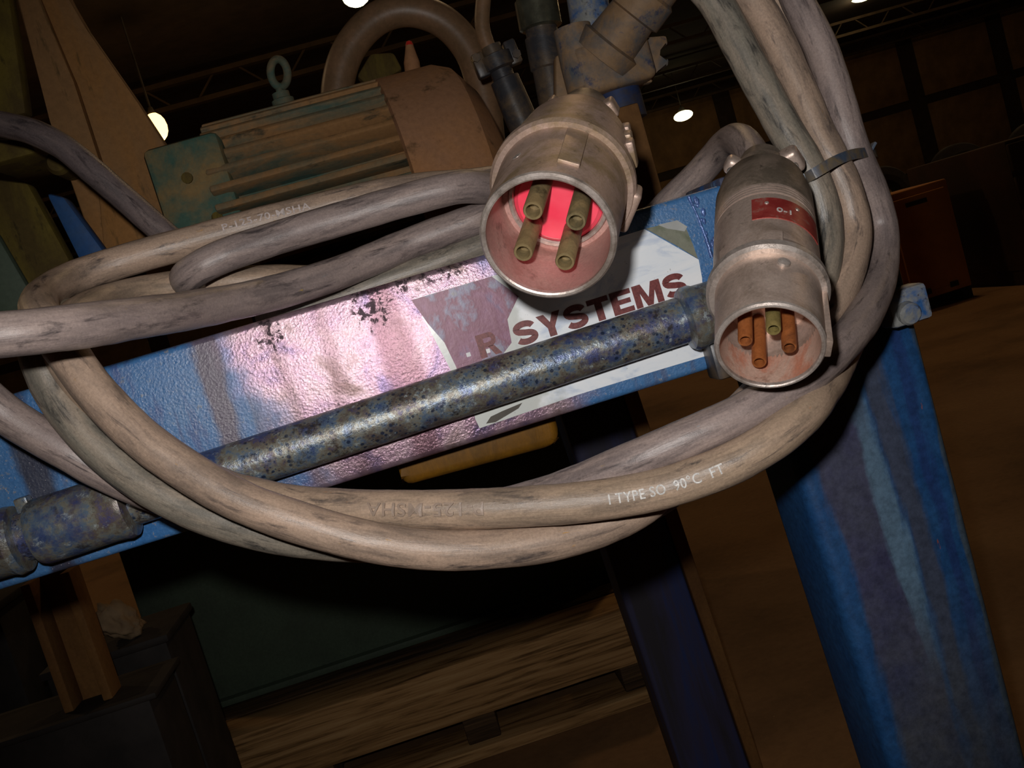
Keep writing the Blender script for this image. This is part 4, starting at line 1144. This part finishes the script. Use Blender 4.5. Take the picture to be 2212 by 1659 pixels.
lathe('seat_ring', Fp, ax, [(0.0345, 0.0196), (0.0338, 0.0202), (0.0338, 0.0216), (0.0352, 0.0222), (0.037, 0.0222), (0.037, 0.0196)], RIM, pl, 56, CU, closed=True)
for (qx, qy) in ((1151, 456), (1130, 546), (1244, 479), (1220, 566)):
    q = plane_hit(qx, qy, Fp + ax * 0.003, ax) - Fp - ax * 0.003
    pin('contact_pin', Fp, ax, u, v, (q.dot(u), q.dot(v)), 0.003, 0.036, 0.0041, BRASS, pl)
# key rib on the top of the barrel
kd = plane_hit(1235, 330, Fp + ax * 0.028, ax) - Fp - ax * 0.028
kd = (kd - ax * kd.dot(ax)).normalized()
box('key_rib', Fp + ax * 0.0265 * k + kd * (RL + 0.0004), (0.0165 * k, 0.0046, 0.0012), CAST_L, pl, (ax, ax.cross(kd), kd), 0.0006)
dd = plane_hit(1122, 345, Fp + ax * 0.026, ax) - Fp - ax * 0.026
dd = (dd - ax * dd.dot(ax)).normalized()
lathe('rivet', Fp + ax * 0.026 + dd * (RL - 0.0004), dd, [(0, 0), (0, 0.0026), (0.0011, 0.0022), (0.0015, 0)], RIM, pl, 20)
# side lobe of the collar and clamp at the rear
rd = (CR * 0.9 - CU * 0.35); rd = (rd - ax * rd.dot(ax)).normalized()
box('collar_lobe', Fp + ax * 0.0505 * k + rd * (RL + 0.0035), (0.006, 0.010, 0.0028), CAST_L, pl, (ax, ax.cross(rd), rd), 0.002, 3)
r2 = (CR * 0.95 + CU * 0.3); r2 = (r2 - ax * r2.dot(ax)).normalized()
for j, tt in enumerate((0.072, 0.082, 0.092)):
    box('side_lug', Fp + ax * tt * k + r2 * (RL + 0.0012 - 0.0016 * j), (0.0035, 0.0065, 0.0022), CAST_L, pl, (ax, ax.cross(r2), r2), 0.0012, 2)
cl = lathe('cable_clamp', Fp + ax * 0.116 * k, ax, [(0, 0), (0, 0.0165), (0.008, 0.016), (0.010, 0.0135), (0.024, 0.0125), (0.024, 0)], CAST_DK, pl, 40, CU)
for sg in (-1, 1):
    e_ = (CR * sg * 0.8 + CU * 0.6); e_ = (e_ - ax * e_.dot(ax)).normalized()
    eo = box('clamp_ear', Fp + ax * 0.121 * k + e_ * 0.0155, (0.005, 0.0045, 0.0048), CAST_L, cl, (ax, ax.cross(e_), e_), 0.0018, 3)

# ---- right plug (copper pins)
Fp = at(1663, 749, .41); Bp = at(1648, 408, .505)
ax, u, v = frame(Bp - Fp, CU)
LT = (Bp - Fp).length
if v.dot(CR) < 0: v = -v
RR_ = 0.0222
k = LT / 0.120
pr = thing('industrial_plug', 'slimmer grey metal plug with copper pins and red band at the end of the pipe', 'plug', Fp)
lathe('barrel', Fp, ax, [(0.0, RR_ - 0.0016), (-0.0004, RR_ - 0.0008), (0.0, RR_), (0.005, RR_ + 0.0002), (0.036 * k, RR_ + 0.0006), (0.036 * k, RR_ - 0.003), (0.002, RR_ - 0.0016)], CAST_R, pr, 72, CU, closed=True)
bmx = bmesh.new()
add_lathe(bmx, Fp, ax, [(-0.0006, RR_ - 0.0018), (-0.0010, RR_ - 0.0012), (-0.0009, RR_ - 0.0004), (0.0, RR_ + 0.0003), (0.0012, RR_ + 0.0004), (0.0012, RR_ - 0.0018)], 72, CU, True)
bmobj('rim', bmx, RIM, pr, 30)
lathe('bore', Fp, ax, [(0.001, RR_ - 0.0018), (0.034, RR_ - 0.0026), (0.0345, 0.0)], BORE_R, pr, 64, CU)
lathe('collar', Fp, ax, [(0.0325 * k, RR_), (0.0325 * k, RR_ + 0.0030), (0.0340 * k, RR_ + 0.0044), (0.0372 * k, RR_ + 0.0044), (0.0392 * k, RR_ + 0.0030), (0.044 * k, RR_ + 0.0012), (0.044 * k, RR_)], RIM, pr, 72, CU, closed=True)
lathe('body', Fp, ax, [(0.036, 0), (0.040 * k, RR_ + 0.0012), (0.048 * k, RR_ + 0.0016), (0.0775 * k, RR_ + 0.0016), (0.0785 * k, RR_ + 0.0002), (0.09 * k, RR_), (0.09 * k, 0)], CAST_R, pr, 72, CU)
for j in range(4):
    t0 = (0.0795 + 0.0020 * j) * k
    lathe('thread_ring', Fp, ax, [(t0, RR_), (t0, RR_ + 0.0013), (t0 + 0.0012, RR_ + 0.0015), (t0 + 0.0016, RR_)], CAST_R, pr, 64, CU, closed=True)
lathe('cap', Fp, ax, [(0.0875 * k, 0), (0.0875 * k, RR_ + 0.0008), (0.089 * k, RR_ + 0.0015), (0.106 * k, RR_ + 0.0012), (0.118 * k, RR_ - 0.0012), (0.125 * k, RR_ - 0.006), (0.128 * k, RR_ - 0.011), (0.128 * k, 0)], CAST_DK, pr, 64, CU)
for (qx, qy, mt_) in ((1610, 736, COPPER), (1640, 783, COPPER), (1671, 712, OLIVE), (1705, 751, COPPER)):
    q = plane_hit(qx, qy, Fp + ax * 0.004, ax) - Fp - ax * 0.004
    pin('contact_pin', Fp, ax, u, v, (q.dot(u), q.dot(v)), 0.004, 0.034, 0.0031, mt_, pr)
def rdir(px, py, t):
    d = plane_hit(px, py, Fp + ax * t, ax) - Fp - ax * t
    return (d - ax * d.dot(ax)).normalized()
# red label wrapped on the body
dc = rdir(1690, 470, 0.065 * k)
fside = ax.cross(dc)
if fside.dot(CR) < 0: fside = -fside
bmx = bmesh.new(); rw = []
for i in range(15):
    th_ = R(-36 + 84 * i / 14)
    d = dc * cos(th_) + fside * sin(th_)
    rw.append([bmx.verts.new(Fp + ax * (t_ * k) + d * (RR_ + h_)) for t_, h_ in ((0.0575, 0.0019), (0.0735, 0.0019), (0.0735, 0.0010), (0.0575, 0.0010))])
for p, q in zip(rw[:-1], rw[1:]):
    for j in range(4): bmx.faces.new([p[j], q[j], q[(j + 1) % 4], p[(j + 1) % 4]])
bmx.faces.new(rw[0]); bmx.faces.new(rw[-1][::-1])
rl = bmobj('red_band', bmx, REDLAB, pr, 30)
bmx = text_bm('0-1', 0.01)
def lf(co):
    th_ = R(-2) + (co.x - 0.5) * 0.0062 / RR_
    d = dc * cos(th_) + fside * sin(th_)
    b_ = Fp + ax * ((0.0625 + 0.0032 * co.y) * k)
    return b_ + d * (RR_ + 0.0021), b_ + d * (RR_ + 0.0014)
bmobj('band_print', solid(bmx, lf), PRINT, rl, 30)
for th_ in (-20, 14):
    d = dc * cos(R(th_)) + fside * sin(R(th_))
    lathe('band_rivet', Fp + ax * 0.0690 * k + d * (RR_ + 0.0014), d, [(0, 0), (0, 0.0012), (0.0009, 0.0009), (0.0011, 0)], RIM, rl, 12)
# long key rib on the right flank, collar tab, rivet
kd = rdir(1762, 690, 0.02)
box('key_rib', Fp + ax * 0.0165 * k + kd * (RR_ + 0.0004), (0.0165 * k, 0.0042, 0.0022), CAST_R, pr, (ax, ax.cross(kd), kd), 0.0007)
kt = rdir(1625, 540, 0.045)
bmx = bmesh.new(); rw = []
fs2 = ax.cross(kt)
for i in range(13):
    th_ = R(-34 + 68 * i / 12)
    d = kt * cos(th_) + fs2 * sin(th_)
    rw.append([bmx.verts.new(Fp + ax * (t_ * k) + d * (RR_ + h_)) for t_, h_ in ((0.039, 0.0028), (0.0455, 0.0034), (0.0455, 0.0010), (0.039, 0.0010))])
for p, q in zip(rw[:-1], rw[1:]):
    for j in range(4): bmx.faces.new([p[j], q[j], q[(j + 1) % 4], p[(j + 1) % 4]])
bmx.faces.new(rw[0]); bmx.faces.new(rw[-1][::-1])
bmobj('collar_tab', bmx, CAST_R, pr, 30)
dv = rdir(1690, 577, 0.028)
lathe('rivet', Fp + ax * 0.0265 * k + dv * (RR_ - 0.0002), dv, [(0, 0), (0, 0.0030), (0.0018, 0.0027), (0.0024, 0.0014), (0.0024, 0)], RIM, pr, 20)
# rear gland
gl_ = lathe('cable_gland', Fp + ax * 0.126 * k, ax, [(0, 0), (0, 0.0155), (0.007, 0.015), (0.009, 0.0125), (0.020, 0.0115), (0.020, 0)], CAST_DK, pr, 40, CU)
for sg in (-1, 1):
    e_ = (CR * sg * 0.8 + CU * (0.75 if sg > 0 else 0.35)); e_ = (e_ - ax * e_.dot(ax)).normalized()
    eo = box('clamp_ear', Fp + ax * 0.132 * k + e_ * 0.0165, (0.005, 0.0066, 0.0052) if sg > 0 else (0.0045, 0.0045, 0.0042), CAST_R, gl_, (ax, ax.cross(e_), e_), 0.0028, 4)
    lathe('clamp_screw', Fp + ax * 0.130 * k + e_ * 0.0175 - ax * 0.0045, -ax, [(0, 0), (0, 0.0022), (0.0018, 0.0022), (0.0022, 0)], STEEL, gl_, 14)
